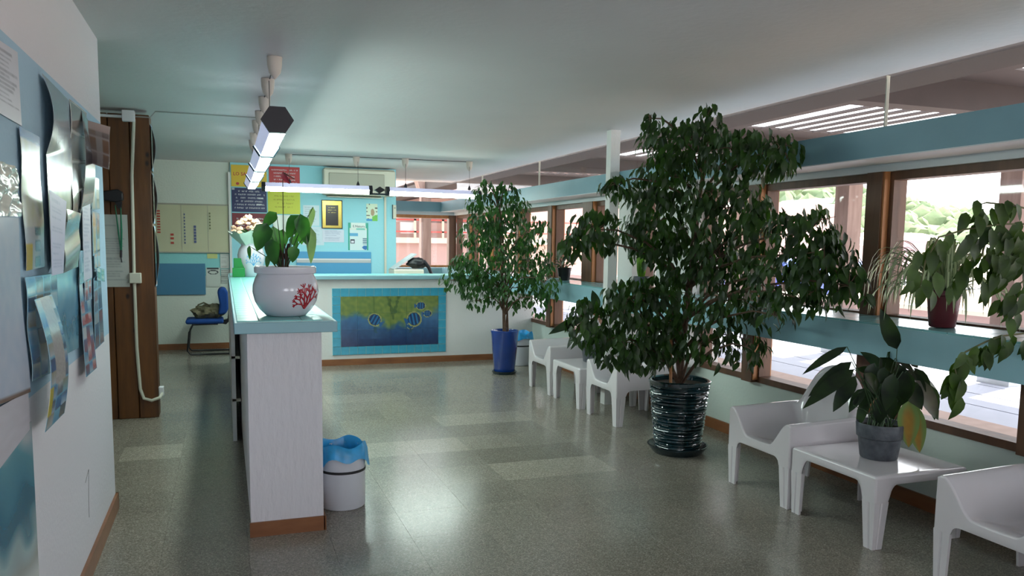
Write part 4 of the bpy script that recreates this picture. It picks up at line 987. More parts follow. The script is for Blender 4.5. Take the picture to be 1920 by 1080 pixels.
MB().tube([fa+Vector((.005, -.01, -.005)), ony(552, 336, PC[1]-.05)], [.005, .003], 8).build('flower_spadix', mat('spadix', '#7a4a44', .6), an, smooth=True)
# vase with bouquet further along
VC = (.27, 9.05, 1.104)
vz = thing('coral_vase', 'white vase with blue coral print further back on the counter', 'vase', VC)
vp_ = [(.02, 0), (.07, 0), (.08, .01), (.11, .07), (.135, .16), (.14, .23), (.125, .29), (.10, .33), (.105, .35), (.095, .35), (.09, .32)]
MB().lathe(vp_, VC, 40).build('body', 'ceramic', vz, smooth=True)
def vrad(z):
    pr = vp_[1:9]
    for (r0, z0), (r1, z1) in zip(pr, pr[1:]):
        if z <= z1: return r0+(r1-r0)*(z-z0)/max(1e-6, z1-z0)
    return .1
cb = MB(); rnd = random.Random(4)
for d0 in (-.8, -.3, .2, .7): coralgrow(cb, 0, vrad, -PI/2+.15, .12, d0, .3, .004, 3, rnd, VC)
cb.build('coral_print', 'bluecoral', vz)
bq = thing('bouquet', 'salmon and cream bouquet in pale paper standing in the blue coral vase', 'bouquet', (VC[0], VC[1], VC[2]+.3))
b = MB(); b.lathe([(.05, .28), (.1, .34), (.19, .42), (.22, .47)], VC, 24, fn=lambda i, a, r, z: (r*(1+.12*math.sin(a*5)), z+.02*math.sin(a*7)*i/3)); b.build('wrapping_paper', 'wrap', bq, smooth=True)
fl0 = MB(); rnd = random.Random(6)
for k in range(60):
    a = rnd.uniform(0, 2*PI); r = rnd.uniform(0, .17); c = Vector((VC[0]-.03+r*math.cos(a), VC[1]+r*math.sin(a), VC[2]+.46+.15*(1-(r/.18)**2)+rnd.uniform(-.03, .03)))
    fl0.add([c+Vector(p_)*rnd.uniform(.022, .034) for p_ in ico], icf)
o = fl0.build('blossoms', 'petal', bq, smooth=True)
fl1 = MB()
for k in range(40):
    a = rnd.uniform(0, 2*PI); c = Vector((VC[0], VC[1], VC[2]+.42)); d = Vector((math.cos(a), math.sin(a), rnd.uniform(.1, .9))); vs, fs = leafgeo(.18, .04, .2, .3, 3); R = leafframe(d, Vector((0, 0, 1)))
    fl1.add([c+R@Vector(v) for v in vs], fs)
fl1.build('bouquet_leaves', 'ficus2', bq, smooth=True)
gb = thing('leaflet_holder', 'green plastic leaflet holder left of the blue coral vase', 'holder', (.13, 9.0, 1.104))
MB().box(.09, .2, 8.96, 9.03, 1.104, 1.30).build('back_plate', 'green', gb, bevel=.004); MB().box(.075, .2, 8.90, 8.955, 1.104, 1.2).build('front_pocket', 'green', gb, bevel=.004)

# ================================================================ LAMPS
def hexlamp(p0, p1, name, label, segs, wpx=.15, h=.11, lit=(1, 2), side=(0,)):
    p0, p1 = Vector(p0), Vector(p1); t = (p1-p0).normalized(); s_ = t.cross(Vector((0, 0, 1))).normalized(); up = Vector((0, 0, 1)); W = wpx
    L = thing(name, label, 'lamp', (p0+p1)/2)
    hexp = [(-.5*W, 0), (-.24*W, -.5*h), (.24*W, -.5*h), (.5*W, 0), (.24*W, .5*h), (-.24*W, .5*h)]
    def pos(q, x, z): return p0+t*q+s_*x+up*z
    T = (p1-p0).length
    def shell(idx, q0, q1, m, nm, k=1.0):
        b = MB()
        for i in idx:
            a, c = hexp[i], hexp[(i+1) % 6]
            b.add([pos(q0, a[0]*k, a[1]*k), pos(q0, c[0]*k, c[1]*k), pos(q1, c[0]*k, c[1]*k), pos(q1, a[0]*k, a[1]*k)], [(0, 1, 2, 3)])
        return b.build(nm, m, L)
    for k in range(segs):
        q0, q1 = T*k/segs+.01, T*(k+1)/segs-.01
        shell(lit, q0, q1, 'tube', 'diffuser'); shell([i for i in range(6) if i not in lit], q0, q1, 'shade', 'housing')
    for k in range(1, segs):
        q = T*k/segs; b = MB()
        for i in (0, 1, 2):
            a, c = hexp[i], hexp[(i+1) % 6]
            b.tube([pos(q, a[0]*1.12, a[1]*1.12), pos(q, c[0]*1.12, c[1]*1.12)], .009, 6)
        b.build('clip_band', 'saucer', L)
    for q0, q1 in ((-.03, .012), (T-.012, T+.03)):
        b = MB(); b.add([pos(q0, a*1.1, z*1.1) for a, z in hexp]+[pos(q1, a*1.1, z*1.1) for a, z in hexp], [(0,1,2,3,4,5), (11,10,9,8,7,6)]+[(i, i+6, (i+1) % 6+6, (i+1) % 6) for i in range(6)])
        b.build('end_cap', 'dark', L)
    return L
LZ = 2.118
L1 = hexlamp((.275, 4.42, LZ), (.30, 9.45, LZ), 'strip_lamp', 'long hexagonal strip lamp hanging over the counter, pointing at the camera', 4, .15, .12)
L2 = hexlamp((.46, 9.98, 2.12), (1.70, 9.98, 2.12), 'strip_lamp', 'crosswise strip lamp hanging in front of the air conditioner', 1, .12, .1, lit=(0, 1, 2))
L3 = hexlamp((1.93, 9.98, 2.115), (3.1, 9.98, 2.105), 'strip_lamp', 'crosswise strip lamp ending at the crown of the blue-potted ficus', 1, .12, .1, lit=(0, 1, 2))
jb = thing('lamp_joint', 'dark joint box with black diamond cap between the crosswise lamps', 'joint', (1.81, 9.98, 2.1))
MB().box(1.72, 1.92, 9.95, 10.01, 2.065, 2.085).build('bar', 'saucer', jb)
MB().prism([(1.76, 2.125), (1.82, 2.165), (1.885, 2.125), (1.82, 2.085)], lambda x, z: (x, 9.92, z), lambda x, z: (x, 10.0, z)).build('diamond_cap', 'black', jb)
for lp, pts in ((L1, [(.28, 5.2), (.29, 7.0), (.3, 8.9)]), (L2, [(.75, 9.98), (1.56, 9.98)]), (L3, [(2.15, 9.98), (2.98, 9.98)])):
    for (x, y) in pts:
        MB().tube([(x, y, 2.17), (x, y, ZC-.07)], .0025, 5).build('suspension_wire', 'cabledark', lp)
        MB().lathe([(.018, 2.165), (.02, 2.185), (.003, 2.225)], (x, y, 0), 12).build('hook_cone', 'dark', lp)
cups = [(.293, 4.85), (.289, 5.52), (.30, 6.22), (.30, 6.9), (.295, 7.45), (.30, 8.33), (.31, 8.93), (.757, 10.15), (1.56, 10.1), (2.155, 10.02), (2.99, 10.02)]
cpb = None
for k, (x, y) in enumerate(cups):
    lab = ['nearest and largest of the row above the long lamp', 'second of the row above the long lamp', 'third of the row above the long lamp', 'fourth of the row above the long lamp, above the black end cap', 'fifth of the row above the long lamp', 'sixth of the row, partly behind the lamp', 'last of the row above the long lamp',
      'leftmost of the row above the crosswise lamps', 'above the air conditioner', 'just right of the turquoise wall', 'right end of the row, left of the ficus top'][k]
    if cpb is None:
        cpb = MB().lathe([(.0, 0), (.042, -.002), (.042, -.012), (.04, -.05), (.032, -.09), (.003, -.125)], (0, 0, 0), 24).build('ceiling_cup', 'cup', None, smooth=True); o = cpb
    else: o = cpb.copy(); COL.objects.link(o)
    o.location = (x, y, ZC); tag(o, 'cone-shaped ceiling cup, '+lab, 'ceiling cup', 'ceiling cups of the lamps')
tag(MB().tube([(.3, 4.9, ZC-.006), (.3, 8.9, ZC-.006)], .004, 5).build('ceiling_cable', 'cabledark'), 'thin cable linking the row of cups above the long lamp', 'cable')
tag(MB().tube([(.757, 10.15, ZC-.006), (1.56, 10.1, ZC-.006), (2.99, 10.02, ZC-.006)], .004, 5).build('ceiling_cable', 'cabledark'), 'thin cable linking the cups above the crosswise lamps', 'cable')

# ================================================================ BINS
def bin_(c, r, h, lab, seed, blab):
    t = thing('waste_bin', lab, 'bin', c, 'white bins with blue liners')
    MB().lathe([(.001, .002), (r*.96, .002), (r, .012), (r, h), (r*.97, h), (r*.95, .02)], c, 40).build('bin_body', 'bin', t, smooth=True)
    MB().lathe([(r+.001, h*.62), (r+.004, h*.625), (r+.004, h*.66), (r+.001, h*.665)], c, 40).build('black_band', 'black', t, smooth=True)
    MB().lathe([(r*.9, h*.8), (r+.003, h+.002), (r+.004, h-.02), (r+.002, h-.025)], c, 32).build('rim', 'dark', t, smooth=True)
    l_ = thing('bin_liner', blab, 'bin liner', (c[0], c[1], c[2]+h), 'blue liners hanging over the bins')
    rn = random.Random(seed); ph = [rn.uniform(0, 6) for _ in range(4)]
    def fn(i, a, rr, z):
        d = .55+.45*math.sin(a*2+ph[0])+.2*math.sin(a*5+ph[1]); k = max(0, i-3)/3
        return rr*(1+.03*math.sin(a*9+ph[2]))+.012*k, z-(max(.0, d)*.075*k if i > 3 else 0)+.012*math.sin(a*4+ph[3])*(1 if i > 1 else 0)
    MB().lathe([(r*.86, h*.55), (r*.9, h*.85), (r*.96, h+.015), (r*1.0, h+.03), (r*1.06, h+.02), (r*1.07, h-.01), (r*1.09, h-.03)], c, 48, fn).build('liner_sheet', 'bag', l_, smooth=True)
    return t
bin_((.605, 4.50, 0), .125, .335, 'white cylindrical waste bin with a black band beside the counter end', 3, 'crumpled blue liner over the bin beside the counter end')
bin_((3.42, 9.2, 0), .14, .38, 'white waste bin half hidden behind the blue plant pot', 8, 'blue liner over the far bin behind the blue pot')

# ================================================================ CHAIRS AND TABLES
def smooth(a, b, x): t = max(0, min(1, (x-a)/(b-a))); return t*t*(3-2*t)
def arch(s, half, top, low, leg):
    """height of the lower edge of an apron at distance s from the middle"""
    e = half-leg
    if s >= e: return low
    return low+(top-low)*math.sqrt(max(0, 1-max(0, (s-(e-.05))/.05)**2)) if s > e-.05 else top
def frame_legs(root, D, W, low=.24):
    for sx in (0, 1):
        for sy in (-1, 1):
            def P(x, y, z, sx=sx, sy=sy): return ((x if sx == 0 else D-x), sy*(W/2-y), z)
            b = MB()
            tw_, bw = .088, .070; th_ = .012
            for zz in (0,):
                A = [(.004, .004), (.004+th_, .004)]
            # L section as six-point polygon, tapered downward
            def ring(z, w_, ins): return [P(ins, ins, z), P(ins, w_*.42, z), P(ins+.004, w_*.5, z), P(ins, w_*.58, z), P(ins, w_, z), P(ins+.014, w_, z), P(ins+.014, ins+.014, z), P(w_, ins+.014, z), P(w_, ins, z), P(w_*.58, ins, z), P(w_*.5, ins+.004, z), P(w_*.42, ins, z)]
            r0, r1 = ring(0, bw, .010), ring(low+.004, tw_, .001)
            n = 12; fs = [tuple(range(n)), tuple(range(2*n-1, n-1, -1))]+[(i, (i+1) % n, n+(i+1) % n, n+i) for i in range(n)]
            b.add(r0+r1, fs); b.build('leg', 'plastic', root, world=False)
def gridshell(name, root, Hfn, D, W, low, topx, topy, nx=30, ny=30, leg=.088, lipf=True):
    """seat or top surface plus four aprons, one mesh"""
    vs = []; fs = []; idx = {}
    xs = [D*i/nx for i in range(nx+1)]; ys_ = [-W/2+W*j/ny for j in range(ny+1)]
    for i, x in enumerate(xs):
        for j, y in enumerate(ys_): idx[i, j] = len(vs); vs.append((x, y, Hfn(x, y)))
    for i in range(nx):
        for j in range(ny): fs.append((idx[i, j], idx[i+1, j], idx[i+1, j+1], idx[i, j+1]))
    def strip(line, half, tp, cfn):
        prev = None
        for (k, s) in line:
            x, y, z = vs[k]; zb = arch(abs(s), half, tp, low, leg); zb = min(zb, z-.02)
            vs.append((x, y, (z+zb)/2)); m_ = len(vs)-1; vs.append((x, y, zb)); q = len(vs)-1
            if prev: fs.append((prev[0], k, m_, prev[1])); fs.append((prev[1], m_, q, prev[2]))
            prev = (k, m_, q)
    strip([(idx[0, j], ys_[j]) for j in range(ny+1)], W/2, topy, 0)
    strip([(idx[nx, j], ys_[j]) for j in range(ny, -1, -1)], W/2, topy, 0)
    strip([(idx[i, 0], xs[i]-D/2) for i in range(nx, -1, -1)], D/2, topx, 0)
    strip([(idx[i, ny], xs[i]-D/2) for i in range(nx+1)], D/2, topx, 0)
    b = MB(); b.v = vs; b.f = fs; o = b.build(name, 'plastic', root, world=False)
    me = o.data
    import bmesh
    bm = bmesh.new(); bm.from_mesh(me); bmesh.ops.remove_doubles(bm, verts=bm.verts, dist=.0005); bmesh.ops.recalc_face_normals(bm, faces=bm.faces)
    up = [f for f in bm.faces if abs(f.calc_center_median().x-D/2) < D*.2 and abs(f.calc_center_median().y) < W*.2 and f.normal.z < -.5]
    if up: bmesh.ops.reverse_faces(bm, faces=bm.faces)
    bm.to_mesh(me); bm.free()
    bv = o.modifiers.new('bevel', 'BEVEL'); bv.width = .014; bv.segments = 3; bv.limit_method = 'ANGLE'; bv.angle_limit = math.radians(50)
    so_ = o.modifiers.new('solid', 'SOLIDIFY'); so_.thickness = .010; so_.offset = -1
    me.shade_smooth()
    wn = o.modifiers.new('weighted', 'WEIGHTED_NORMAL'); wn.weight = 80
    return o
CD, CW = .60, .585
def chairH(x, y):
    seat = .355-.045*smooth(0, .25, x)-.02*math.cos(PI*y/CW*1.2)
    t = smooth(.10, .265, abs(y)); arm = .492+.012*smooth(0, .5, x)
    z = seat+(arm-seat)*t
    if abs(y) > CW/2-.012: z -= .008
    top = .50+.27*math.sqrt(max(0, 1-(abs(y)/.235)**2)) if abs(y) < .235 else .50
    bk_ = smooth(.42, .565, x)
    return z+(max(top, z)-z)*bk_
def make_chair():
    root = thing('armchair', 'x', 'chair', (0, 0, 0), 'white moulded plastic armchairs')
    gridshell('seat_shell', root, chairH, CD, CW, .24, .30, .285, 60, 60)
    frame_legs(root, CD, CW); return root
def tableH(x, y):
    e = max(0, max(abs(x-TD/2)-TD/2+.02, abs(y)-TWd/2+.02))/.02
    return .378-.006*e*e
TD, TWd = .60, .625
def make_table():
    root = thing('side_table', 'x', 'table', (0, 0, 0), 'square white moulded plastic tables')
    gridshell('table_top', root, tableH, TD, TWd, .24, .33, .33, 60, 60); frame_legs(root, TD, TWd); return root
ch = make_chair(); tb = make_table()
FX = 2.99
for k, (y, lab) in enumerate([(3.935, 'glossy white armchair immediately left of the table with the grey pot'), (2.36, 'glossy white armchair at the bottom right corner, partly out of frame'), (6.07, 'glossy white armchair just behind the dark ribbed pot'), (7.5, 'farthest white armchair, next to the blue plant pot')]):
    o = ch if k == 0 else copy_tree(ch); o.location = (FX, y, 0); o['label'] = lab
for k, (y, lab) in enumerate([(3.31, 'glossy white square table carrying the grey pot, in the foreground'), (6.82, 'glossy white square table between the two far armchairs')]):
    o = tb if k == 0 else copy_tree(tb); o.location = (FX, y, 0); o['label'] = lab

# ================================================================ PLANTS
# big ficus in ribbed pot
RP = (3.08, 4.97, 0)
rp = thing('ribbed_pot', 'dark green glazed ribbed pot standing on its saucer before the chairs', 'pot', RP)
prof = [(.02, .03), (.155, .03)]
for k in range(19):
    z = .045+k*.0245; r = .158+.052*(z/.5); prof += [(r, z), (r+.009, z+.010), (r+.007, z+.017), (r-.003, z+.0225)]
prof += [(.212, .505), (.222, .51), (.222, .53), (.212, .535), (.198, .53), (.195, .49)]
MB().lathe(prof, RP, 56, fn=lambda i, a, r, z: (r*(1+.006*math.sin(a*3+i*1.3)), z+.003*math.sin(a*2+i))).build('body', 'ribbed', rp, smooth=True)
MB().lathe([(.001, .0), (.175, .0), (.215, .05), (.218, .058), (.208, .058), (.17, .015), (.001, .012)], RP, 48).build('saucer', 'saucer', rp, smooth=True)
MB().lathe([(.001, .5), (.198, .5)], RP, 32).build('soil', 'soil', rp)
fc = thing('ficus_tree', 'large weeping ficus with dense dark crown in the ribbed pot', 'tree', (RP[0], RP[1], .5))
tpx = [(1275, 715), (1277, 660), (1285, 600), (1292, 540), (1300, 470), (1306, 400), (1318, 330), (1325, 260), (1328, 215)]
tpts = [ony(x, y, RP[1]) for x, y in tpx]; tpts[0].z = .48
for q in range(4):
    a = q*PI/2; b = MB()
    b.tube([p+Vector((.016*math.cos(a+i*.9), .016*math.sin(a+i*.9), 0))*(1 if i < 6 else .6) for i, p in enumerate(tpts)], [.014-.0012*i for i in range(len(tpts))], 8)
    b.build('trunk', 'bark', fc, smooth=True)
MB().tube([(RP[0]-.12, RP[1]-.08, .48), ony(1258, 600, RP[1]-.05)], .011, 8).build('support_stake', 'stake', fc, smooth=True)
lobes = [(1325, 222, 24, 30, 0, 1), (1285, 262, 85, 42, 0, 1.0), (1400, 285, 85, 50, 0, 1.0), (1465, 285, 38, 38, -.05, .9), (1220, 222, 16, 12, -.1, 1), (1250, 330, 62, 50, 0, .9),
 (1155, 345, 32, 20, -.1, 1.2), (1120, 430, 55, 42, -.15, 1.0), (1075, 455, 28, 28, -.1, 1.0), (1230, 420, 62, 75, -.05, 1), (1360, 390, 85, 60, .05, 1), (1310, 480, 80, 60, .05, .8), (1420, 440, 60, 70, 0, 1.1),
 (1505, 440, 66, 62, 0, 1.4), (1545, 490, 66, 66, 0, 1.5), (1592, 535, 30, 42, -.05, 1.5), (1500, 560, 60, 32, 0, 1.3), (1470, 520, 60, 52, 0, 1.2), (1180, 560, 52, 45, -.1, 1), (1240, 560, 62, 50, -.05, 1), (1370, 560, 70, 62, .05, 1.1), (1450, 590, 30, 25, 0, 1),
 (1160, 640, 62, 40, -.1, 1.1), (1205, 665, 45, 28, -.1, 1), (1250, 630, 60, 48, 0, 1), (1330, 640, 66, 42, 0, 1), (1400, 650, 36, 36, -.05, .9), (1100, 600, 40, 45, -.1, .9), (1350, 480, 60, 60, .2, 1)]
n1 = ficus(fc, lobes, RP[1], tpts, .080, 'ficus', 300, 2300, depthr=.34, twigs=6)
# blue pot ficus
BP = (3.01, 8.62, 0)
bp = thing('blue_pot', 'tall cobalt blue glazed pot on a dark saucer', 'pot', BP)
MB().lathe([(.02, .03), (.115, .03), (.122, .04), (.158, .47), (.163, .485), (.163, .5), (.154, .503), (.148, .49), (.146, .45)], BP, 40).build('body', 'bluepot', bp, smooth=True)
MB().lathe([(.001, 0), (.13, 0), (.145, .028), (.147, .035), (.138, .035), (.12, .012), (.001, .01)], BP, 36).build('saucer', 'saucer', bp, smooth=True)
MB().lathe([(.001, .47), (.15, .47)], BP, 24).build('soil', 'soil', bp)
f2 = thing('ficus_tree', 'bushy ficus with lighter green crown in the blue pot', 'tree', (BP[0], BP[1], .47))
tpx = [(948, 622), (947, 590), (945, 550), (943, 500), (940, 450), (936, 400), (930, 360)]
tp2 = [ony(x, y, BP[1]) for x, y in tpx]; tp2[0].z = .45
for q in range(3):
    a = q*2.1; MB().tube([p+Vector((.03*math.cos(a), .03*math.sin(a), 0))*(1-.1*i) for i, p in enumerate(tp2)], [.012-.001*i for i in range(len(tp2))], 8).build('trunk', 'bark', f2, smooth=True)
lob2 = [(908, 352, 22, 18, 0, 1), (950, 358, 24, 20, 0, 1), (930, 400, 52, 28, 0, 1), (895, 378, 24, 16, 0, .9), (970, 385, 22, 22, 0, 1), (900, 435, 42, 32, 0, 1), (960, 440, 52, 38, 0, 1.1), (1005, 430, 30, 26, 0, .9), (925, 490, 75, 36, 0, 1.15), (990, 490, 52, 38, 0, 1.1), (870, 500, 30, 28, -.05, .9),
 (850, 525, 28, 18, -.1, .9), (900, 535, 48, 28, 0, 1), (965, 540, 60, 30, 0, 1), (1020, 530, 34, 34, 0, .8), (900, 565, 26, 12, 0, .6), (1010, 565, 34, 26, 0, .6), (955, 570, 24, 16, 0, .6)]
ficus(f2, lob2, BP[1], tp2, .075, 'ficus2', 220, 1500, depthr=.36, twigs=5, branchr=.009)
# foreground ficus on the right (its pot stands outside the frame)
GP = (3.42, 1.6, 0)
gp = thing('floor_pot', 'pot of the foreground ficus standing just outside the picture', 'pot', GP)
MB().lathe([(.02, .0), (.14, .0), (.19, .42), (.2, .45), (.185, .45), (.17, .4)], GP, 32).build('body', 'greypot', gp, smooth=True); MB().lathe([(.001, .4), (.172, .4)], GP, 24).build('soil', 'soil', gp)
f3 = thing('ficus_tree', 'ficus with large leaves reaching in from the right picture edge', 'tree', (GP[0], GP[1], .4))
tp3 = [Vector((3.42, 1.6, .38)), Vector((3.40, 1.62, .8)), Vector((3.42, 1.65, 1.2)), Vector((3.38, 1.66, 1.6)), Vector((3.4, 1.7, 2.0))]
MB().tube(tp3, [.018, .016, .014, .012, .008], 8).build('trunk', 'bark', f3, smooth=True)
lf3 = [leafmesh('leaf', 'ficus3', .102, .050, dr, .25, n=5) for dr in (.1, .25, .4)]
rr = random.Random(22)
def spray(path, Y, cnt, spread, par, anchor, meshes):
    pts = [ony(x, y, Y) for x, y in path]; b = MB(); b.tube([anchor]+pts, [.007]+[.004]*(len(pts)-1)+[.0015], 6); b.build('branch', 'twig', par, smooth=True)
    base = wloc(par)
    for k in range(cnt):
        t = rr.random()*(len(pts)-1); i = min(int(t), len(pts)-2); p = pts[i].lerp(pts[i+1], t-i)
        p = p+Vector((rr.uniform(-1, 1), rr.uniform(-.6, .6), rr.uniform(-1, .4)))*spread
        d = Vector((rr.uniform(-.7, .5), rr.uniform(-.5, .3), -rr.uniform(.6, 1.2))); up = Vector((rr.uniform(-.6, .2), -1, rr.uniform(0, .8)))
        o = bpy.data.objects.new('leaf', rr.choice(meshes)); COL.objects.link(o); o.parent = par
        o.matrix_local = Matrix.Translation(p-base) @ leafframe(d, up).to_4x4() @ Matrix.Scale(rr.uniform(.75, 1.15), 4)
spray([(1960, 400), (1900, 385), (1850, 380), (1830, 385)], 2.62, 18, .05, f3, tp3[3], lf3)
spray([(1960, 420), (1880, 420), (1810, 430), (1760, 445), (1735, 490), (1725, 540)], 2.62, 40, .055, f3, tp3[3], lf3)
spray([(1970, 430), (1920, 440), (1890, 470), (1860, 500)], 2.6, 60, .085, f3, tp3[3], lf3)
spray([(1980, 500), (1930, 520), (1900, 540), (1905, 570)], 2.55, 32, .06, f3, tp3[3], lf3)
spray([(1990, 640), (1920, 625), (1880, 630), (1850, 640), (1810, 660), (1790, 690), (1800, 730)], 2.6, 38, .04, f3, tp3[2], lf3)
spray([(1850, 450), (1840, 480), (1800, 500), (1790, 530)], 2.7, 12, .05, f3, ony(1880, 420, 2.62), lf3)

# peace lilies in grey pots
def greypot(c, lab, s=1.0):
    t = thing('grey_pot', lab, 'pot', c, 'mottled grey pots on the white tables')
    MB().lathe([(.02, .0), (.088*s, .0), (.094*s, .006), (.108*s, .11*s), (.117*s, .118*s), (.122*s, .185*s), (.119*s, .192*s), (.112*s, .188*s), (.106*s, .16*s)], c, 40).build('body', 'greypot', t, smooth=True)
    MB().lathe([(.001, .165*s), (.107*s, .165*s)], c, 24).build('soil', 'soil', t); return t
T1 = (3.285, 3.29, .379); greypot(T1, 'mottled grey pot on the foreground table')
pl1 = thing('peace_lily', 'dark broad-leaved plant with one yellowing leaf on the foreground table', 'plant', (T1[0], T1[1], .54))
O1 = Vector((T1[0], T1[1], .55))
L1_ = [((1588, 650), (1508, 692), 19, 0), ((1597, 678), (1519, 735), 26, 0), ((1602, 692), (1508, 755), 30, -.05), ((1604, 705), (1562, 768), 30, -.08), ((1682, 655), (1653, 584), 30, .02), ((1678, 672), (1722, 695), 20, .05), ((1660, 690), (1650, 745), 36, .03),
 ((1690, 690), (1735, 775), 40, -.02), ((1715, 712), (1772, 790), 36, -.03), ((1700, 700), (1778, 742), 32, .05), ((1620, 700), (1655, 742), 30, -.02), ((1640, 680), (1625, 730), 26, .06), ((1700, 695), (1690, 760), 38, -.06), ((1675, 700), (1660, 770), 30, -.1),
 ((1640, 700), (1610, 690), 20, .1), ((1720, 690), (1700, 640), 24, .12), ((1745, 722), (1758, 790), 24, .02), ((1665, 660), (1690, 690), 28, .1), ((1650, 670), (1690, 720), 34, .08), ((1685, 720), (1730, 745), 34, .0), ((1600, 760), (1610, 742), 8, 0), ((1660, 730), (1680, 790), 28, -.08), ((1655, 690), (1620, 660), 22, .08)]
rq = random.Random(17)
for k in range(16):
    bx, by = rq.uniform(1620, 1720), rq.uniform(675, 745); L1_.append(((bx, by), (bx+(bx-1665)*.6+rq.uniform(-12, 12), by+rq.uniform(25, 62)), rq.uniform(18, 30), rq.uniform(-.08, .12)))
for b0, t0, wd, dy in L1_: pleaf(pl1, b0, t0, wd, T1[1]+dy, 'lily', .35, 0, origin=O1+Vector((random.uniform(-.05, .05), random.uniform(-.05, .05), 0)))
# yellowing leaf: two lobes with green margin
def yl(u, v):
    c = mixc(hx('#a8892f'), hx('#8f5f28'), nz(u*3, v*5, 2)); m_ = abs(u-.5)*2
    return mixc(c, hx('#6f8a4a'), smooth(.2, .8, m_)+(.9 if v < .3 else 0)*(1-v/.3 if v < .3 else 0))
def yleaf(base, tip, wpx, Y):
    A = ony(*base, Y); B = ony(*tip, Y); sc = (A-EYE).dot(CF)/FPX; d = B-A; R = leafframe(d, (EYE-A).normalized()+Vector((0, 0, .3)))
    vs, fs = leafgeo(d.length, wpx*sc, .1, .15, 12, 0); b = MB(); b.c = []
    N = 7; 
    for i in range(13):
        t = i/12; wv_ = wpx*sc*.5*(math.sin(PI*t**.75)**.8 if 0 < t < 1 else 0)
        for j in range(N):
            q = -1+2*j/(N-1); b.v.append(tuple(A+R@Vector((d.length*t, q*wv_, .2*abs(q)*wv_-.1*d.length*t*t)))); b.c.append(lin(yl((q+1)/2, t)))
    for i in range(12):
        for j in range(N-1): k = i*N+j; b.f.append((k, k+N, k+N+1, k+1))
    o = b.build('leaf', 'paint', pl1, smooth=True); o['label'] = 'yellowing drooping leaf'
yleaf((1703, 752), (1704, 842), 38, T1[1]-.13); yleaf((1712, 758), (1726, 853), 34, T1[1]-.14)
T2 = (3.3, 6.88, .379); greypot(T2, 'mottled grey pot on the far table')
pl2 = thing('peace_lily', 'broad-leaved plant on the far table beside the big ficus', 'plant', (T2[0], T2[1], .54))
O2 = Vector((T2[0], T2[1], .55))
for b0, t0, wd, dy in [((1095, 596), (1030, 622), 20, 0), ((1085, 615), (1062, 652), 12, 0), ((1092, 625), (1070, 655), 9, -.05), ((1100, 560), (1090, 600), 18, 0), ((1115, 600), (1105, 640), 22, -.05), ((1140, 600), (1150, 650), 20, 0), ((1120, 640), (1120, 675), 12, -.1), ((1100, 585), (1085, 565), 16, .05),
   ((1130, 590), (1160, 612), 20, .05), ((1110, 610), (1135, 648), 24, -.02), ((1120, 580), (1112, 545), 18, .05), ((1145, 612), (1172, 640), 16, 0), ((1090, 600), (1110, 632), 20, .03), ((1130, 570), (1140, 612), 22, .06)]:
    pleaf(pl2, b0, t0, wd, T2[1]+dy, 'lily', .3, 0, origin=O2+Vector((random.uniform(-.04, .04), random.uniform(-.04, .04), 0)))
# spider plant
S0 = (3.57, 3.2, 1.087)
sp = thing('red_pot', 'dark red pot on the blue sill in front of the window', 'pot', S0)
MB().lathe([(.02, 0), (.06, 0), (.064, .006), (.082, .165), (.09, .17), (.09, .195), (.08, .195), (.076, .16)], S0, 36).build('body', 'redpot', sp, smooth=True)
MB().lathe([(.001, .165), (.078, .165)], S0, 20).build('soil', 'soil', sp)
sq = thing('spider_plant', 'striped spider plant with long arching leaves in the dark red pot', 'plant', (S0[0], S0[1], S0[2]+.17))
stripe = vcmat('striped_leaf', .4)
rn = random.Random(5)
for k in range(170):
    a = rn.uniform(0, 2*PI); L = rn.uniform(.28, .5); h = rn.uniform(.04, .2); o0 = Vector((S0[0], S0[1], S0[2]+.17)); dirh = Vector((math.cos(a)*.55, math.sin(a), 0))
    if dirh.x > 0: L *= .4; dirh.x *= .35
    else: dirh.x *= 1.25
    b = MB(); b.c = []; n = 9; wd = rn.uniform(.010, .016); side = Vector((-math.sin(a), math.cos(a), 0))
    for i in range(n+1):
        t = i/n; p = o0+dirh*(L*.95*math.sin(t*PI*.5))+Vector((0, 0, h*1.6*math.sin(t*PI*.75)-L*.42*t*t*t)); ww = wd*(1-t)**.4*(.6+.4*min(1, t*4)) if t < 1 else 0
        for q in (-1, -.35, .35, 1): b.v.append(tuple(p+side*ww*q+Vector((0, 0, abs(q)*ww*.35)))); b.c.append(lin('#c3cfa4') if abs(q) < .5 else lin('#4a6a34'))
    for i in range(n):
        for j in range(3): q = i*4+j; b.f.append((q, q+4, q+5, q+1))
    b.build('leaf', stripe, sq, smooth=True)
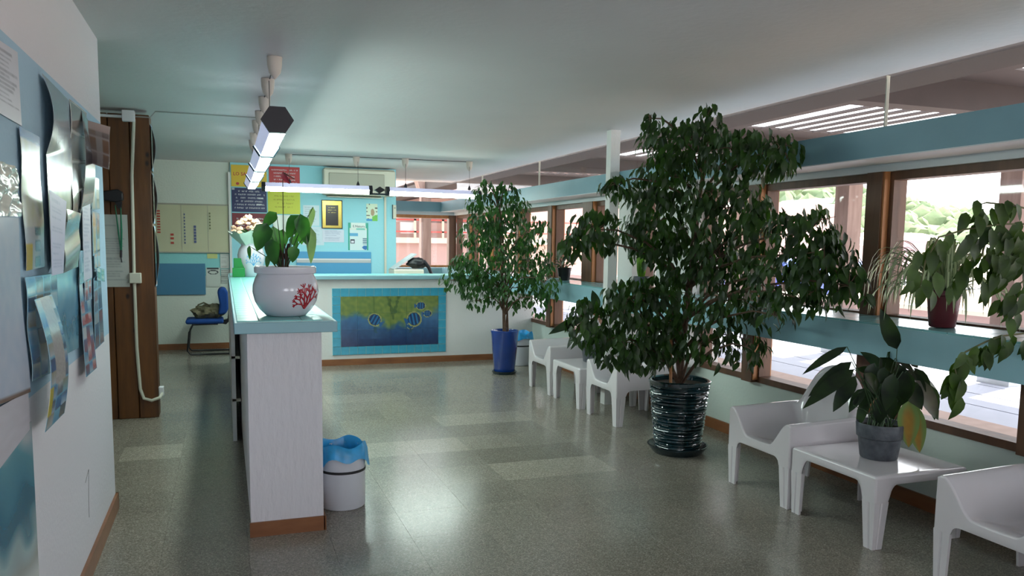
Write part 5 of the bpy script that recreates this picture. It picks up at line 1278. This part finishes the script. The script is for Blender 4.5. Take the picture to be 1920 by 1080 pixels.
# small plant on the far sill
Q0 = (3.6, 8.3, 1.088)
t = thing('small_pot', 'small dark pot on the far sill near the blue-potted ficus', 'pot', Q0); MB().lathe([(.02, 0), (.06, 0), (.08, .13), (.083, .14), (.075, .14), (.07, .11)], Q0, 24).build('body', 'black', t, smooth=True); MB().lathe([(.001, .12), (.072, .12)], Q0, 16).build('soil', 'soil', t)
t = thing('small_plant', 'small light green plant in the dark pot on the far sill', 'plant', (Q0[0], Q0[1], Q0[2]+.12)); rn = random.Random(8)
for k in range(26):
    a = rn.uniform(0, 2*PI); c = Vector((Q0[0]+.05*math.cos(a), Q0[1]+.05*math.sin(a), Q0[2]+.14+rn.uniform(0, .12))); vs, fs = leafgeo(.09, .04, .4, .3, 4); R = leafframe(Vector((math.cos(a), math.sin(a), rn.uniform(.1, .9))), Vector((0, 0, 1)))
    MB().add([c+R@Vector(v) for v in vs], fs).tube([(Q0[0], Q0[1], Q0[2]+.11), c], .0025, 5).build('leaf', 'ficus2', t, smooth=True)
# tall green leafed plant on the sill by the pier
Q1 = (3.6, 6.52, 1.088)
t = thing('sill_pot', 'small pot on the sill in the narrow gap by the white pier', 'pot', Q1); MB().lathe([(.02, 0), (.055, 0), (.075, .12), (.07, .12), (.066, .1)], Q1, 24).build('body', 'greypot', t, smooth=True); MB().lathe([(.001, .1), (.068, .1)], Q1, 16).build('soil', 'soil', t)
t = thing('upright_plant', 'upright plant with long bright green blades by the white pier', 'plant', (Q1[0], Q1[1], Q1[2]+.1)); rn = random.Random(9)
bl_ = leafmat('bright_blade', '#4f7a24', '#7fa53a')
for k in range(11):
    a = rn.uniform(0, 2*PI); c = Vector((Q1[0]+.02*math.cos(a), Q1[1]+.02*math.sin(a), Q1[2]+.09)); vs, fs = leafgeo(rn.uniform(.3, .52), .045, .15, .3, 6, 2); R = leafframe(Vector((math.cos(a)*.12-.05, math.sin(a)*.22, 1)), Vector((math.cos(a), math.sin(a), .1)))
    MB().add([c+R@Vector(v) for v in vs], fs).build('leaf', bl_, t, smooth=True)
print('leaves', n1)
